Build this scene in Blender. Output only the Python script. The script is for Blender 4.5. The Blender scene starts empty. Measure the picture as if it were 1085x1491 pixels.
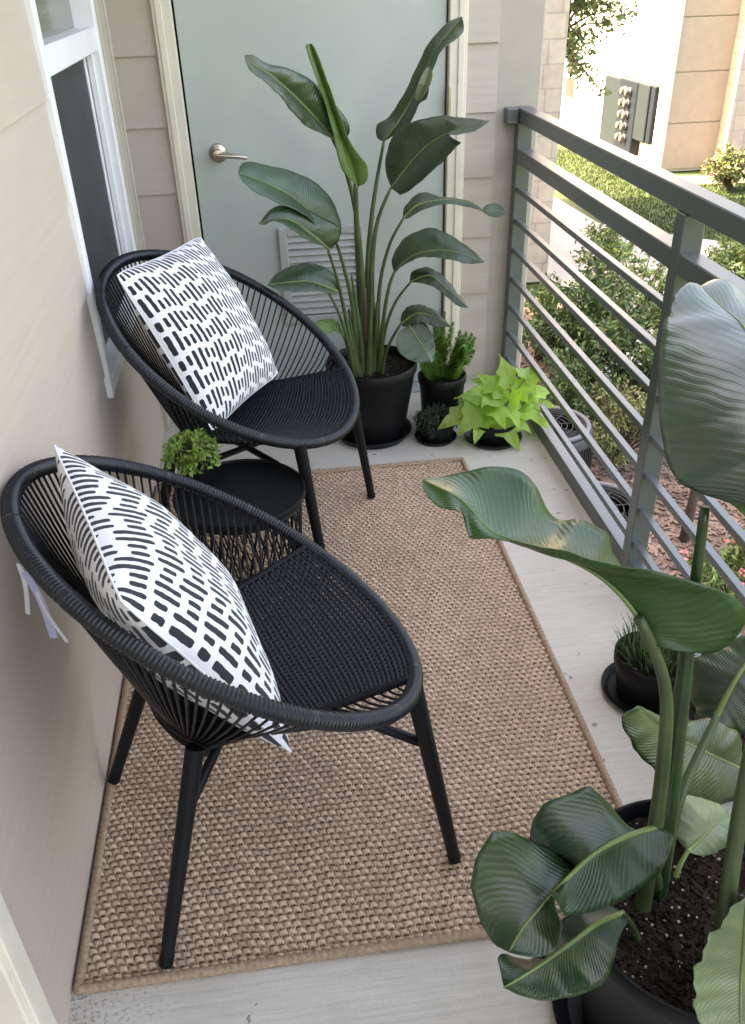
import bpy, math, random
import numpy as np
from mathutils import Vector, Matrix
R_ = random.Random(7)
rad = math.radians
scene = bpy.context.scene
COL = scene.collection

# ------------------------------------------------------------------ camera
CAM = np.array([0.461, 0.0, 1.52])
ROT = np.array([[0.9912567459046756, -0.12939197627082236, -0.025841442978367303],
                [0.09129009173911488, 0.5311318748664794, 0.8423568428232078],
                [0.09526900255978989, 0.8373509706076355, -0.5383002593104645]])
F, PX, PY = 1243.94, 542.5, 745.5
cam_d = bpy.data.cameras.new("camera")
cam = bpy.data.objects.new("camera", cam_d)
COL.objects.link(cam)
cam.matrix_world = Matrix(((ROT[0][0], ROT[1][0], -ROT[2][0], CAM[0]), (ROT[0][1], ROT[1][1], -ROT[2][1], CAM[1]),
                           (ROT[0][2], ROT[1][2], -ROT[2][2], CAM[2]), (0, 0, 0, 1)))
cam_d.sensor_fit = 'VERTICAL'
cam_d.sensor_height = 24
cam_d.lens = 24 * F / 1491
cam_d.clip_start = 0.02
cam_d.clip_end = 2000
scene.camera = cam

def ray(px, py):
    return np.array([(px - PX) / F, -(py - PY) / F, 1.0]) @ ROT
def atY(px, py, Y):
    d = ray(px, py); return Vector(CAM + (Y - CAM[1]) / d[1] * d)
def atZ(px, py, Z):
    d = ray(px, py); return Vector(CAM + (Z - CAM[2]) / d[2] * d)

# ------------------------------------------------------------------ object helpers
def tag(o, label=None, cat=None, group=None, kind=None):
    if label: o['label'] = label
    if cat: o['category'] = cat
    if group: o['group'] = group
    if kind: o['kind'] = kind
    return o
def empty(name, loc, label, cat, group=None):
    o = bpy.data.objects.new(name, None); COL.objects.link(o); o.location = loc
    o.empty_display_size = .05
    return tag(o, label, cat, group)
def base_of(o):
    v = Vector((0, 0, 0))
    while o is not None:
        v += o.location; o = o.parent
    return v

class MB:
    def __init__(s): s.v = []; s.f = []; s.uv = None
    def add(s, vs, fs):
        n = len(s.v); s.v += [tuple(v) for v in vs]; s.f += [tuple(i + n for i in f) for f in fs]; return s
    def box(s, a, b, M=None):
        (x0, y0, z0), (x1, y1, z1) = a, b
        vs = [Vector(p) for p in ((x0,y0,z0),(x1,y0,z0),(x1,y1,z0),(x0,y1,z0),(x0,y0,z1),(x1,y0,z1),(x1,y1,z1),(x0,y1,z1))]
        if M is not None: vs = [M @ v for v in vs]
        return s.add(vs, [(0,3,2,1),(4,5,6,7),(0,1,5,4),(1,2,6,5),(2,3,7,6),(3,0,4,7)])
    def bbox(s, a, b, c=.004, M=None):     # box with chamfered edges
        (x0, y0, z0), (x1, y1, z1) = a, b
        vs = []; idx = {}
        for i, x in enumerate((x0, x1)):
            for j, y in enumerate((y0, y1)):
                for k, z in enumerate((z0, z1)):
                    sx, sy, sz = (1, -1)[i] * c, (1, -1)[j] * c, (1, -1)[k] * c
                    for ax, p in enumerate(((x, y + sy, z + sz), (x + sx, y, z + sz), (x + sx, y + sy, z))):
                        idx[i, j, k, ax] = len(vs); vs.append(Vector(p))
        fs = []
        for ax in range(3):
            for sd in (0, 1):
                q = []
                for a_, b_ in ((0, 0), (1, 0), (1, 1), (0, 1)):
                    t = [a_, b_]; t.insert(ax, sd); q.append(idx[t[0], t[1], t[2], ax])
                fs.append(q)
        for ax in range(3):
            o1, o2 = [k for k in range(3) if k != ax]
            for a_ in (0, 1):
                for b_ in (0, 1):
                    p = []
                    for e, w in ((0, o1), (1, o1), (1, o2), (0, o2)):
                        t = [0, 0, 0]; t[ax] = e; t[o1] = a_; t[o2] = b_; p.append(idx[t[0], t[1], t[2], w])
                    fs.append(p)
        for i in (0, 1):
            for j in (0, 1):
                for k in (0, 1): fs.append([idx[i, j, k, 0], idx[i, j, k, 1], idx[i, j, k, 2]])
        if M is not None: vs = [M @ v for v in vs]
        return s.add(vs, fs)
    def tube(s, pts, r, n=8, cap=True, closed=False):
        pts = [Vector(p) for p in pts]; m = len(pts)
        rs = r if isinstance(r, (list, tuple)) else [r] * m
        vs = []; fs = []; prev = None
        for i, p in enumerate(pts):
            if closed: t = pts[(i + 1) % m] - pts[i - 1]
            else: t = pts[min(i + 1, m - 1)] - pts[max(i - 1, 0)]
            t.normalize()
            if prev is None:
                ref = Vector((0, 0, 1)) if abs(t.z) < .9 else Vector((1, 0, 0))
                a = t.cross(ref).normalized()
            else:
                a = (prev - t * prev.dot(t)).normalized()
            prev = a; b = t.cross(a)
            for k in range(n):
                th = 2 * math.pi * k / n
                vs.append(p + (a * math.cos(th) + b * math.sin(th)) * rs[i])
        for i in range(m if closed else m - 1):
            j = (i + 1) % m
            for k in range(n):
                l = (k + 1) % n
                fs.append((i * n + k, i * n + l, j * n + l, j * n + k))
        if cap and not closed:
            fs.append(tuple(range(n - 1, -1, -1))); fs.append(tuple((m - 1) * n + k for k in range(n)))
        return s.add(vs, fs)
    def lathe(s, prof, c, n=48, M=None):   # profile (r, z) bottom -> top, outer then inner
        vs = []; fs = []; m = len(prof)
        for k in range(n):
            th = 2 * math.pi * k / n
            for r, z in prof:
                p = Vector((r * math.cos(th), r * math.sin(th), z))
                vs.append((M @ p if M is not None else p) + Vector(c))
        for k in range(n):
            l = (k + 1) % n
            for i in range(m - 1):
                if prof[i][0] < 1e-6 and prof[i + 1][0] < 1e-6: continue
                fs.append((k * m + i, l * m + i, l * m + i + 1, k * m + i + 1))
        return s.add(vs, fs)
    def build(s, name, mat, parent=None, smooth=True, loc=None, auto=None):
        off = base_of(parent) if parent is not None else Vector(loc if loc is not None else (0, 0, 0))
        me = bpy.data.meshes.new(name)
        V = np.array(s.v, dtype=float) - np.array(off)
        me.from_pydata(V.tolist(), [], s.f)
        if s.uv is not None:
            l = me.uv_layers.new(name="uv"); li = np.empty(len(me.loops), dtype=np.int32)
            me.loops.foreach_get("vertex_index", li)
            l.data.foreach_set("uv", np.array(s.uv, dtype=np.float32)[li].ravel())
        me.validate(); me.update()
        if smooth:
            me.polygons.foreach_set("use_smooth", [True] * len(me.polygons))
            if auto: me.set_sharp_from_angle(angle=rad(auto))
        if mat is not None: me.materials.append(mat)
        o = bpy.data.objects.new(name, me); COL.objects.link(o)
        if parent is not None: o.parent = parent
        else: o.location = off
        return o

# ------------------------------------------------------------------ materials
class NT:
    def __init__(s, name):
        s.m = bpy.data.materials.new(name); s.m.use_nodes = True; s.t = s.m.node_tree
        s.b = s.t.nodes["Principled BSDF"]; s.o = s.t.nodes["Material Output"]
    def n(s, typ, **kw):
        nd = s.t.nodes.new(typ)
        for k, v in kw.items():
            if k.startswith('i_'):
                key = k[2:]; key = int(key) if key.isdigit() else key.replace('_', ' ')
                nd.inputs[key].default_value = v
            else: setattr(nd, k, v)
        return nd
    def l(s, a, b): s.t.links.new(a, b)
    def set(s, **kw):
        for k, v in kw.items(): s.b.inputs[k.replace('_', ' ')].default_value = v
        return s
    def coord(s, scale=(1, 1, 1), kind='Object', rot=(0, 0, 0)):
        tc = s.n('ShaderNodeTexCoord'); mp = s.n('ShaderNodeMapping'); mp.inputs['Scale'].default_value = scale
        mp.inputs['Rotation'].default_value = rot
        s.l(tc.outputs[kind], mp.inputs['Vector']); return mp.outputs['Vector']
    def noise(s, vec, scale, detail=4, rough=.55):
        nd = s.n('ShaderNodeTexNoise'); nd.inputs['Scale'].default_value = scale
        nd.inputs['Detail'].default_value = detail; nd.inputs['Roughness'].default_value = rough
        s.l(vec, nd.inputs['Vector']); return nd.outputs['Fac']
    def ramp(s, fac, stops):
        r = s.n('ShaderNodeValToRGB'); el = r.color_ramp.elements
        while len(el) > 1: el.remove(el[-1])
        el[0].position = stops[0][0]; el[0].color = (*stops[0][1], 1)
        for p, c in stops[1:]:
            e = el.new(p); e.color = (*c, 1)
        s.l(fac, r.inputs['Fac']); return r.outputs['Color']
    def mix(s, fac, a, b, mode='MIX'):
        m = s.n('ShaderNodeMix', data_type='RGBA', blend_type=mode)
        for sock, v in ((m.inputs[0], fac), (m.inputs[6], a), (m.inputs[7], b)):
            if hasattr(v, 'links'): s.l(v, sock)
            elif isinstance(v, (int, float)): sock.default_value = v
            else: sock.default_value = (*v, 1)
        return m.outputs[2]
    def math(s, op, a, b=None, c=None):
        m = s.n('ShaderNodeMath', operation=op)
        for i, v in enumerate((a, b, c)):
            if v is None: continue
            if hasattr(v, 'links'): s.l(v, m.inputs[i])
            else: m.inputs[i].default_value = v
        return m.outputs[0]
    def bump(s, h, strength=.3, dist=.01, prev=None):
        b = s.n('ShaderNodeBump'); b.inputs['Strength'].default_value = strength; b.inputs['Distance'].default_value = dist
        s.l(h, b.inputs['Height'])
        if prev is not None: s.l(prev, b.inputs['Normal'])
        s.l(b.outputs['Normal'], s.b.inputs['Normal']); return b.outputs['Normal']
    def col(s, c): s.l(c, s.b.inputs['Base Color']) if hasattr(c, 'links') else None; return s

def simple(name, c, rough=.5, var=.12, scale=20, bump=0, metal=0, bscale=200):
    t = NT(name); v = t.coord()
    lo = tuple(x * (1 - var) for x in c); hi = tuple(min(1, x * (1 + var)) for x in c)
    t.col(t.ramp(t.noise(v, scale), [(.3, lo), (.7, hi)])); t.set(Roughness=rough, Metallic=metal)
    if bump: t.bump(t.noise(v, bscale, 3), bump, .003)
    return t.m

def mat_siding(name, c, along):
    t = NT(name)
    sc = [4, 4, 70]; sc[along] = 3.0
    v = t.coord(tuple(sc)); w = t.coord((1, 1, 1))
    g = t.noise(v, 1.0, 5, .6); big = t.noise(w, 2.2, 3)
    t.col(t.mix(.5, t.ramp(g, [(.3, tuple(x * .93 for x in c)), (.7, tuple(x * 1.05 for x in c))]),
                t.ramp(big, [(.3, tuple(x * .93 for x in c)), (.75, tuple(x * 1.05 for x in c))])))
    t.set(Roughness=.55)
    wv = t.n('ShaderNodeTexWave', wave_type='RINGS', i_Scale=.8, i_Distortion=9, i_Detail=3)
    sc2 = [1, 1, 9]; sc2[along] = .55
    t.l(t.coord(tuple(sc2)), wv.inputs['Vector'])
    nb = t.bump(g, .20, .002); t.bump(wv.outputs['Fac'], .13, .003, nb)
    return t.m
M = {}
M['siding'] = mat_siding('beige_siding', (.525, .428, .36), 1)
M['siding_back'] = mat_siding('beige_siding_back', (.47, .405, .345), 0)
M['cream'] = simple('cream_trim_paint', (.70, .64, .53), .45, .05, 12, .05)
M['trim'] = simple('beige_trim_paint', (.46, .40, .33), .5, .06, 12, .05)
M['white'] = simple('white_vinyl', (.82, .82, .83), .35, .03, 9)
M['screen'] = simple('charcoal_screen', (.030, .031, .034), .6, .25, 6)
M['nickel'] = simple('satin_nickel', (.55, .49, .42), .28, .06, 30, 0, 1)
M['black'] = simple('black_gap', (.008, .008, .008), .8, .1)
M['rail'] = simple('grey_painted_steel', (.070, .085, .083), .31, .06, 30, .04, 0, 300)
M['pot'] = simple('black_plastic', (.007, .007, .0075), .42, .2, 14, .05, 0, 120)
M['wicker'] = simple('black_wicker', (.008, .010, .014), .33, .3, 60, .12, 0, 500)
M['cord'] = simple('black_cord', (.010, .011, .014), .36, .3, 80)
M['frame'] = simple('black_powdercoat', (.007, .008, .010), .45, .2, 40, .06, 0, 400)
M['tabletop'] = simple('black_tabletop', (.005, .006, .006), .5, .2, 25, .05, 0, 500)
M['door'] = None
def mat_door():
    t = NT('sage_door_paint'); v = t.coord((1, 1, 1))
    t.col(t.ramp(t.noise(v, 2.2, 5, .6), [(.3, (.39, .445, .42)), (.7, (.455, .505, .475))])); t.set(Roughness=.27); t.b.inputs['Coat Weight'].default_value = .3
    t.bump(t.noise(v, 220, 2), .04, .002); return t.m
M['door'] = mat_door()
M['vent'] = simple('grey_louver_paint', (.38, .39, .37), .45, .05, 15)
def mat_concrete():
    t = NT('brushed_concrete'); v = t.coord((1, 1, 1)); st = t.coord((5, 120, 1)); st2 = t.coord((14, 300, 1))
    g = t.noise(st, 1, 5, .65); big = t.noise(v, 3.5, 5, .6); f = t.noise(st2, 1, 3)
    c1 = t.ramp(g, [(.25, (.44, .40, .34)), (.5, (.58, .535, .46)), (.75, (.70, .655, .58))])
    c2 = t.ramp(big, [(.3, (.44, .395, .32)), (.6, (.60, .56, .495))])
    c = t.mix(.52, c1, c2)
    sp = t.n('ShaderNodeTexVoronoi', i_Scale=16.0); t.l(v, sp.inputs['Vector'])
    spn = t.noise(v, 60, 2)
    sm = t.math('MULTIPLY', t.math('LESS_THAN', sp.outputs['Distance'], .13), t.math('GREATER_THAN', spn, .54))
    c = t.mix(t.math('MULTIPLY', sm, .65), c, (.12, .10, .08))
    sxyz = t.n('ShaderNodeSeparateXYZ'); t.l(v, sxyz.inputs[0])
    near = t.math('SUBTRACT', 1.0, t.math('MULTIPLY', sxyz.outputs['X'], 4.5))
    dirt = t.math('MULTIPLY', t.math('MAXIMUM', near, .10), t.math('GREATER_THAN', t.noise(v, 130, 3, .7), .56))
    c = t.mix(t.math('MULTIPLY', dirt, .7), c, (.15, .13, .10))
    stn = t.ramp(t.noise(v, 2.1, 4, .65), [(.52, (0, 0, 0)), (.70, (1, 1, 1))])
    c = t.mix(t.math('MULTIPLY', stn, .35), c, (.33, .26, .185))
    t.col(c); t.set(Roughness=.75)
    n1 = t.bump(g, .3, .003); t.bump(f, .25, .002, n1); return t.m
M['concrete'] = mat_concrete()
def mat_rug():
    t = NT('sisal_rug'); a = t.n('ShaderNodeAttribute', attribute_name='yarn_shade'); v = t.coord((1, 1, 1))
    fib = t.noise(t.coord((240, 90, 90)), 1, 4, .7)
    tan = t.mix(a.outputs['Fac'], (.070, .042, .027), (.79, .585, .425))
    tone = t.ramp(fib, [(.25, (.60, .56, .52)), (.75, (1.12, 1.1, 1.08))])
    big = t.ramp(t.noise(v, 5, 3), [(.3, (.9, .88, .86)), (.7, (1.05, 1.05, 1.05))])
    t.col(t.mix(1, t.mix(1, tan, tone, 'MULTIPLY'), big, 'MULTIPLY')); t.set(Roughness=.85)
    t.bump(fib, .5, .002); return t.m
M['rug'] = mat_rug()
M['binding'] = simple('rug_binding', (.36, .25, .165), .85, .25, 120, .5, 0, 260)
def mat_pillow():
    t = NT('dash_print_cotton')
    uv = t.n('ShaderNodeUVMap', uv_map='uv'); sx = t.n('ShaderNodeSeparateXYZ')
    nz = t.n('ShaderNodeTexNoise', i_Scale=26.0, i_Detail=2.0); t.l(uv.outputs['UV'], nz.inputs['Vector'])
    va = t.n('ShaderNodeVectorMath', operation='MULTIPLY_ADD'); va.inputs[1].default_value = (.009, .009, 0); va.inputs[2].default_value = (-.0045, -.0045, 0)
    t.l(nz.outputs['Color'], va.inputs[0])
    ad = t.n('ShaderNodeVectorMath', operation='ADD'); t.l(uv.outputs['UV'], ad.inputs[0]); t.l(va.outputs['Vector'], ad.inputs[1])
    t.l(ad.outputs['Vector'], sx.inputs['Vector'])
    X = t.math('MULTIPLY', sx.outputs['X'], 25.0); Y = t.math('MULTIPLY', sx.outputs['Y'], 4.1)
    i = t.math('FLOOR', X); fx = t.math('FRACT', X)
    g = t.math('FLOOR', t.math('DIVIDE', X, 2.0))
    par = t.math('FLOORED_MODULO', g, 2.0)                       # pairs of dashes shift by half a row
    wn = t.n('ShaderNodeTexWhiteNoise', noise_dimensions='1D'); t.l(i, wn.inputs['W'])
    yy = t.math('ADD', t.math('ADD', Y, t.math('MULTIPLY', par, .5)), t.math('MULTIPLY', wn.outputs['Value'], .10))
    yy = t.math('ADD', yy, t.math('MULTIPLY', X, .02))
    fy = t.math('FRACT', yy)
    ex = t.math('POWER', t.math('ABSOLUTE', t.math('DIVIDE', t.math('SUBTRACT', fx, .5), .27)), 4.0)
    def dash(c, h): return t.math('LESS_THAN', t.math('ADD', ex, t.math('POWER', t.math('ABSOLUTE', t.math('DIVIDE', t.math('SUBTRACT', fy, c), h)), 9.0 if h > .2 else 6.0)), 1.0)
    mask = t.math('ADD', dash(.29, .245), dash(.775, .125))
    t.col(t.mix(mask, (.77, .75, .78), (.010, .012, .02))); t.set(Roughness=.85)
    t.b.inputs['Sheen Weight'].default_value = .15
    wv = t.coord((1, 1, 1)); t.bump(t.noise(wv, 700, 2), .25, .001); return t.m
M['pillow'] = mat_pillow()
M['piping'] = simple('white_cotton_seam', (.76, .75, .77), .85, .05, 60)
def mat_leaf(name, dark, light, rough=.31, freq=46, trans=.06, spec=.60, coat=.20):
    t = NT(name); uv = t.n('ShaderNodeUVMap', uv_map='uv'); sx = t.n('ShaderNodeSeparateXYZ'); t.l(uv.outputs['UV'], sx.inputs['Vector'])
    ax = t.math('ABSOLUTE', sx.outputs['X'])
    ph = t.math('SUBTRACT', t.math('MULTIPLY', sx.outputs['Y'], freq), t.math('MULTIPLY', ax, freq * .16))
    nz = t.noise(t.coord((1, 1, 1)), 9, 3)
    ph = t.math('ADD', ph, t.math('MULTIPLY', nz, 2.6))
    sn = t.math('SINE', t.math('MULTIPLY', ph, 6.2832))
    s2 = t.math('SINE', t.math('MULTIPLY', ph, 6.2832 * 3.1))
    vein = t.math('ADD', t.math('MULTIPLY', sn, .35), t.math('MULTIPLY', s2, .09))
    f = t.math('ADD', t.math('MULTIPLY', t.noise(t.coord((1, 1, 1)), 5, 4), .8), t.math('MULTIPLY', vein, .18))
    edge = t.math('MULTIPLY', t.math('GREATER_THAN', t.math('ADD', ax, t.math('MULTIPLY', t.noise(t.coord((1, 1, 1)), 22, 4), .16)), 1.093), .7)
    c_ = t.ramp(f, [(.2, dark), (.65, light)])
    blot = t.ramp(t.noise(t.coord((1, 1, 1)), 13, 4, .7), [(.60, (0, 0, 0)), (.74, (1, 1, 1))])
    c_ = t.mix(t.math('MULTIPLY', blot, .35), c_, tuple(min(1, x * 1.9) for x in light))
    if freq > 20: c_ = t.mix(edge, c_, (.16, .12, .05))
    t.col(c_); t.set(Roughness=rough)
    rr_ = t.ramp(t.noise(t.coord((1, 1, 1)), 11, 4, .6), [(.3, (rough * .8,) * 3), (.7, (rough * 1.35,) * 3)]); t.l(rr_, t.b.inputs['Roughness'])
    t.b.inputs['Specular IOR Level'].default_value = spec; t.b.inputs['Coat Weight'].default_value = coat; t.b.inputs['Coat Roughness'].default_value = .28
    vm = t.ramp(t.noise(t.coord((1, 1, 1)), 16, 3), [(.3, (.25,) * 3), (.7, (1, 1, 1))]); big_ = t.noise(t.coord((1, 1, 1)), 26, 3)
    nb_ = t.bump(t.math('MULTIPLY', vein, vm), .35, .0028); t.bump(big_, .22, .006, nb_)
    if trans:
        tr = t.n('ShaderNodeBsdfTranslucent'); tr.inputs['Color'].default_value = (light[0] * 3, light[1] * 3, light[2] * 1.5, 1)
        mx = t.n('ShaderNodeMixShader'); mx.inputs[0].default_value = trans
        t.l(t.b.outputs[0], mx.inputs[1]); t.l(tr.outputs[0], mx.inputs[2]); t.l(mx.outputs[0], t.o.inputs['Surface'])
    return t.m
M['leaf'] = mat_leaf('strelitzia_leaf', (.008, .028, .010), (.027, .072, .018))
M['leaf_fresh'] = mat_leaf('strelitzia_leaf_fresh', (.013, .050, .006), (.026, .092, .010), .36, spec=.5, coat=.18)
M['leaf_waxy'] = mat_leaf('strelitzia_leaf_waxy', (.014, .036, .018), (.030, .072, .028), .32, 34, spec=.95, coat=.40)
M['leaf_pale'] = mat_leaf('strelitzia_leaf_pale', (.09, .13, .06), (.17, .22, .10), .4)
M['leaf_new'] = mat_leaf('strelitzia_leaf_new', (.05, .11, .018), (.095, .19, .032), .38)
M['midrib'] = simple('leaf_midrib', (.13, .19, .05), .4, .2, 15)
M['petiole'] = simple('leaf_stalk', (.055, .085, .030), .4, .35, 9)
def mat_soil():
    t = NT('potting_soil'); v = t.coord((1, 1, 1)); vo = t.n('ShaderNodeTexVoronoi', i_Scale=150.0); t.l(v, vo.inputs['Vector'])
    c = t.ramp(vo.outputs['Color'], [(.0, (.010, .007, .005)), (.72, (.02, .013, .009)), (.93, (.06, .04, .03)), (.97, (.30, .27, .23))])
    t.col(c); t.set(Roughness=.9); t.bump(t.noise(v, 160, 4), .9, .01); return t.m
M['soil'] = mat_soil()
M['chip'] = simple('bark_chip', (.024, .015, .010), .9, .6, 40)
M['lime'] = mat_leaf('lime_vine_leaf', (.17, .31, .03), (.30, .47, .065), .5, 6, .25, .4, 0)
def vary_lime():
    nt_ = M['lime'].node_tree; b_ = nt_.nodes['Principled BSDF']; src = b_.inputs['Base Color'].links[0].from_socket
    oi = nt_.nodes.new('ShaderNodeObjectInfo'); hs = nt_.nodes.new('ShaderNodeHueSaturation'); mr = nt_.nodes.new('ShaderNodeMapRange')
    mr.inputs['To Min'].default_value = .62; mr.inputs['To Max'].default_value = 1.25; nt_.links.new(oi.outputs['Random'], mr.inputs['Value']); nt_.links.new(mr.outputs[0], hs.inputs['Value'])
    m2 = nt_.nodes.new('ShaderNodeMapRange'); m2.inputs['To Min'].default_value = .485; m2.inputs['To Max'].default_value = .512; nt_.links.new(oi.outputs['Random'], m2.inputs['Value']); nt_.links.new(m2.outputs[0], hs.inputs['Hue'])
    hs.inputs['Saturation'].default_value = .92
    nt_.links.new(src, hs.inputs['Color']); nt_.links.new(hs.outputs[0], b_.inputs['Base Color'])
vary_lime()
M['fern'] = simple('foxtail_fern_green', (.13, .27, .035), .5, .4, 30)
M['grassy'] = simple('pot_grass_green', (.04, .10, .02), .5, .45, 60)
M['moss'] = simple('trailing_dark_green', (.022, .045, .018), .6, .5, 60)
M['herb'] = simple('herb_leaf', (.19, .31, .06), .45, .4, 50)
M['perlite'] = simple('perlite_bits', (.34, .30, .25), .9, .3, 90)
M['grey_stem'] = simple('woody_stem', (.10, .075, .05), .8, .3, 30)
M['paper'] = simple('white_paper_tag', (.50, .49, .52), .6, .06, 30)
M['lilac'] = simple('lilac_paper_tag', (.33, .33, .52), .6, .06, 30)
for k_ in ('pot', 'cord', 'frame', 'tabletop', 'wicker', 'soil', 'chip', 'rug', 'binding'): M[k_].node_tree.nodes['Principled BSDF'].inputs['Specular IOR Level'].default_value = .18 if k_ != 'wicker' else .42
M['rail'].node_tree.nodes['Principled BSDF'].inputs['Specular IOR Level'].default_value = 1.0
# outdoors
def mat_grass(name, a, b):
    t = NT(name); v = t.coord((1, 1, 1))
    t.col(t.mix(.5, t.ramp(t.noise(v, 1.2, 4), [(.3, a), (.7, b)]), t.ramp(t.noise(v, 30, 3), [(.3, a), (.7, b)])))
    t.set(Roughness=.85); t.bump(t.noise(v, 90, 3), .6, .03); return t.m
M['lawn'] = mat_grass('lawn_turf', (.024, .048, .007), (.042, .076, .011))
M['blade'] = simple('grass_blade', (.034, .064, .010), .6, .35, 3)
def mat_mulch():
    t = NT('bark_mulch'); v = t.coord((1, 1, 1)); vo = t.n('ShaderNodeTexVoronoi', i_Scale=26.0); t.l(v, vo.inputs['Vector'])
    t.col(t.ramp(vo.outputs['Color'], [(.1, (.10, .062, .045)), (.5, (.19, .125, .095)), (.9, (.30, .22, .18))]))
    t.set(Roughness=.95); t.bump(t.noise(v, 40, 4), .9, .05); return t.m
M['mulch'] = mat_mulch()
M['mulch_chip'] = simple('mulch_chip', (.20, .135, .105), .9, .55, 3)
M['path'] = simple('pale_path_concrete', (.42, .39, .36), .8, .08, 3, .1, 0, 40)
def mat_stone():
    t = NT('limestone_blocks'); tc = t.n('ShaderNodeTexCoord'); sx = t.n('ShaderNodeSeparateXYZ'); t.l(tc.outputs['Object'], sx.inputs[0])
    cb = t.n('ShaderNodeCombineXYZ'); t.l(t.math('ADD', sx.outputs['X'], sx.outputs['Y']), cb.inputs[0]); t.l(sx.outputs['Z'], cb.inputs[1])
    br = t.n('ShaderNodeTexBrick', offset=.37, squash=.55, squash_frequency=3)
    for k, v_ in dict(Scale=1.0, Mortar_Size=.012, Brick_Width=.62, Row_Height=.31, Bias=0.0).items(): br.inputs[k.replace('_', ' ')].default_value = v_
    br.inputs['Color1'].default_value = (.42, .365, .29, 1); br.inputs['Color2'].default_value = (.33, .285, .23, 1); br.inputs['Mortar'].default_value = (.24, .21, .18, 1)
    t.l(cb.outputs[0], br.inputs['Vector'])
    n = t.noise(t.coord((1, 1, 1)), 7, 5)
    t.col(t.mix(.35, br.outputs['Color'], t.ramp(n, [(.3, (.30, .26, .21)), (.7, (.52, .47, .40))]))); t.set(Roughness=.85)
    b1 = t.bump(br.outputs['Fac'], -.5, .02); t.bump(n, .4, .03, b1); return t.m
M['stone'] = mat_stone()
M['stucco'] = simple('pale_stucco', (.66, .60, .50), .8, .05, 4, .1, 0, 60)
M['panel'] = simple('tan_panel', (.38, .31, .24), .6, .05, 5)
M['meter_grey'] = simple('grey_meter_steel', (.009, .014, .020), .5, .08, 6)
M['meter_green'] = simple('greenish_meter_steel', (.015, .022, .026), .5, .08, 6)
M['meter_glass'] = simple('meter_glass', (.06, .06, .06), .4, .3, 12)
M['dark_glass'] = simple('window_glass_dark', (.035, .033, .028), .35, .3, 3)
M['shrub_dark'] = simple('shrub_leaf_dark', (.065, .115, .032), .5, .5, 9)
M['shrub_light'] = simple('shrub_leaf_light', (.12, .19, .05), .5, .5, 9)
M['shrub_olive'] = simple('shrub_leaf_olive', (.14, .16, .055), .5, .5, 9)
M['flower_white'] = simple('flower_white', (.62, .57, .55), .6, .15, 30)
M['flower_pink'] = simple('flower_pink', (.55, .20, .20), .6, .3, 30)
M['tree_leaf'] = simple('tree_leaf', (.15, .20, .06), .5, .5, 5)
M['bark'] = simple('bark', (.12, .085, .065), .9, .35, 12, .4, 0, 60)
M['ac_shell'] = simple('ac_shell', (.035, .036, .04), .5, .1, 9)
M['ac_dark'] = simple('ac_grille', (.012, .013, .015), .5, .2, 9)
M['ac_metal'] = simple('ac_ring', (.12, .125, .14), .45, .1, 9)
def mat_glass_blind():
    t = NT('window_glass'); v = t.coord((1, 1, 40))
    t.col(t.ramp(t.noise(v, 1, 2), [(.3, (.10, .12, .095)), (.7, (.20, .22, .18))])); t.set(Roughness=.12); return t.m
M['pane'] = mat_glass_blind()

for k_ in ('meter_grey', 'meter_green', 'panel'): M[k_].node_tree.nodes['Principled BSDF'].inputs['Specular IOR Level'].default_value = .1
# ------------------------------------------------------------------ setting
GZ = -2.8
g = MB().add([(-60, -60, GZ - .02), (400, -60, GZ - .02), (400, 400, GZ - .02), (-60, 400, GZ - .02)], [(0, 1, 2, 3)])
tag(g.build('ground', M['lawn'], smooth=False), kind='structure')
def flat(name, pts, z, mat):
    o = MB().add([(x, y, z) for x, y in pts], [tuple(range(len(pts)))]).build(name, mat, smooth=False)
    return tag(o, kind='structure')
flat('mulch_bed', [(.6, -4), (4.6, -4), (5.2, 5.0), (5.3, 9.0), (5.0, 11.5), (4.2, 12.8), (.6, 12.8)], GZ + .004, M['mulch'])
flat('footpath', [(4.9, 13.4), (5.3, 11.2), (7.2, 12.6), (9.5, 12.2), (14, 11.6), (14, 12.9), (8.9, 14.25), (7.7, 15.35), (6.9, 16.3), (6.7, 19.5), (5.0, 22), (4.6, 20)], GZ + .008, M['path'])
flat('planting_bed', [(9.85, 28), (9.85, 20.05), (14, 19.4), (14, 17.2), (11.2, 18.9), (9.6, 19.0), (9.0, 20.8), (8.9, 24), (8.9, 28)], GZ + .004, M['mulch'])
slab = MB().bbox((-.02, -1.6, -.22), (1.45, 3.38, 0), .006)
tag(slab.build('balcony_floor', M['concrete'], smooth=False), kind='structure')
tag(MB().box((-.25, -1.6, 2.53), (.78, 3.3, 2.70)).build('shade_eave', M['trim'], smooth=False), kind='structure')  # unseen eave added, depth set to darken the wall behind the chairs

# ------------------------------------------------------------------ walls of lap siding
D = 3.336
PITCH, LAP0 = .2238, 1.284
def lap(mb, mapf, u0, u1, z0, z1, proud=.011):
    k = math.floor((z0 - LAP0) / PITCH); z = LAP0 + k * PITCH
    while z < z1:
        a, b = max(z, z0), min(z + PITCH, z1)
        fa = proud * (1 - (a - z) / PITCH) + .001; fb = proud * (1 - (b - z) / PITCH) + .001
        vs = [mapf(u0, fa, a), mapf(u1, fa, a), mapf(u1, fb, b), mapf(u0, fb, b), mapf(u0, -.02, a), mapf(u1, -.02, a), mapf(u1, -.02, b), mapf(u0, -.02, b)]
        mb.add(vs, [(0, 1, 2, 3), (4, 5, 1, 0), (5, 6, 2, 1), (7, 4, 0, 3), (6, 7, 3, 2)])
        z += PITCH
WY0, WY1, WZ0, WZ1 = 2.206, 3.10, .545, 2.05
lw = empty('siding_wall', (0, 1.0, 0), 'long beige lap siding wall behind the two black chairs, with a white framed window', 'wall')
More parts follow.
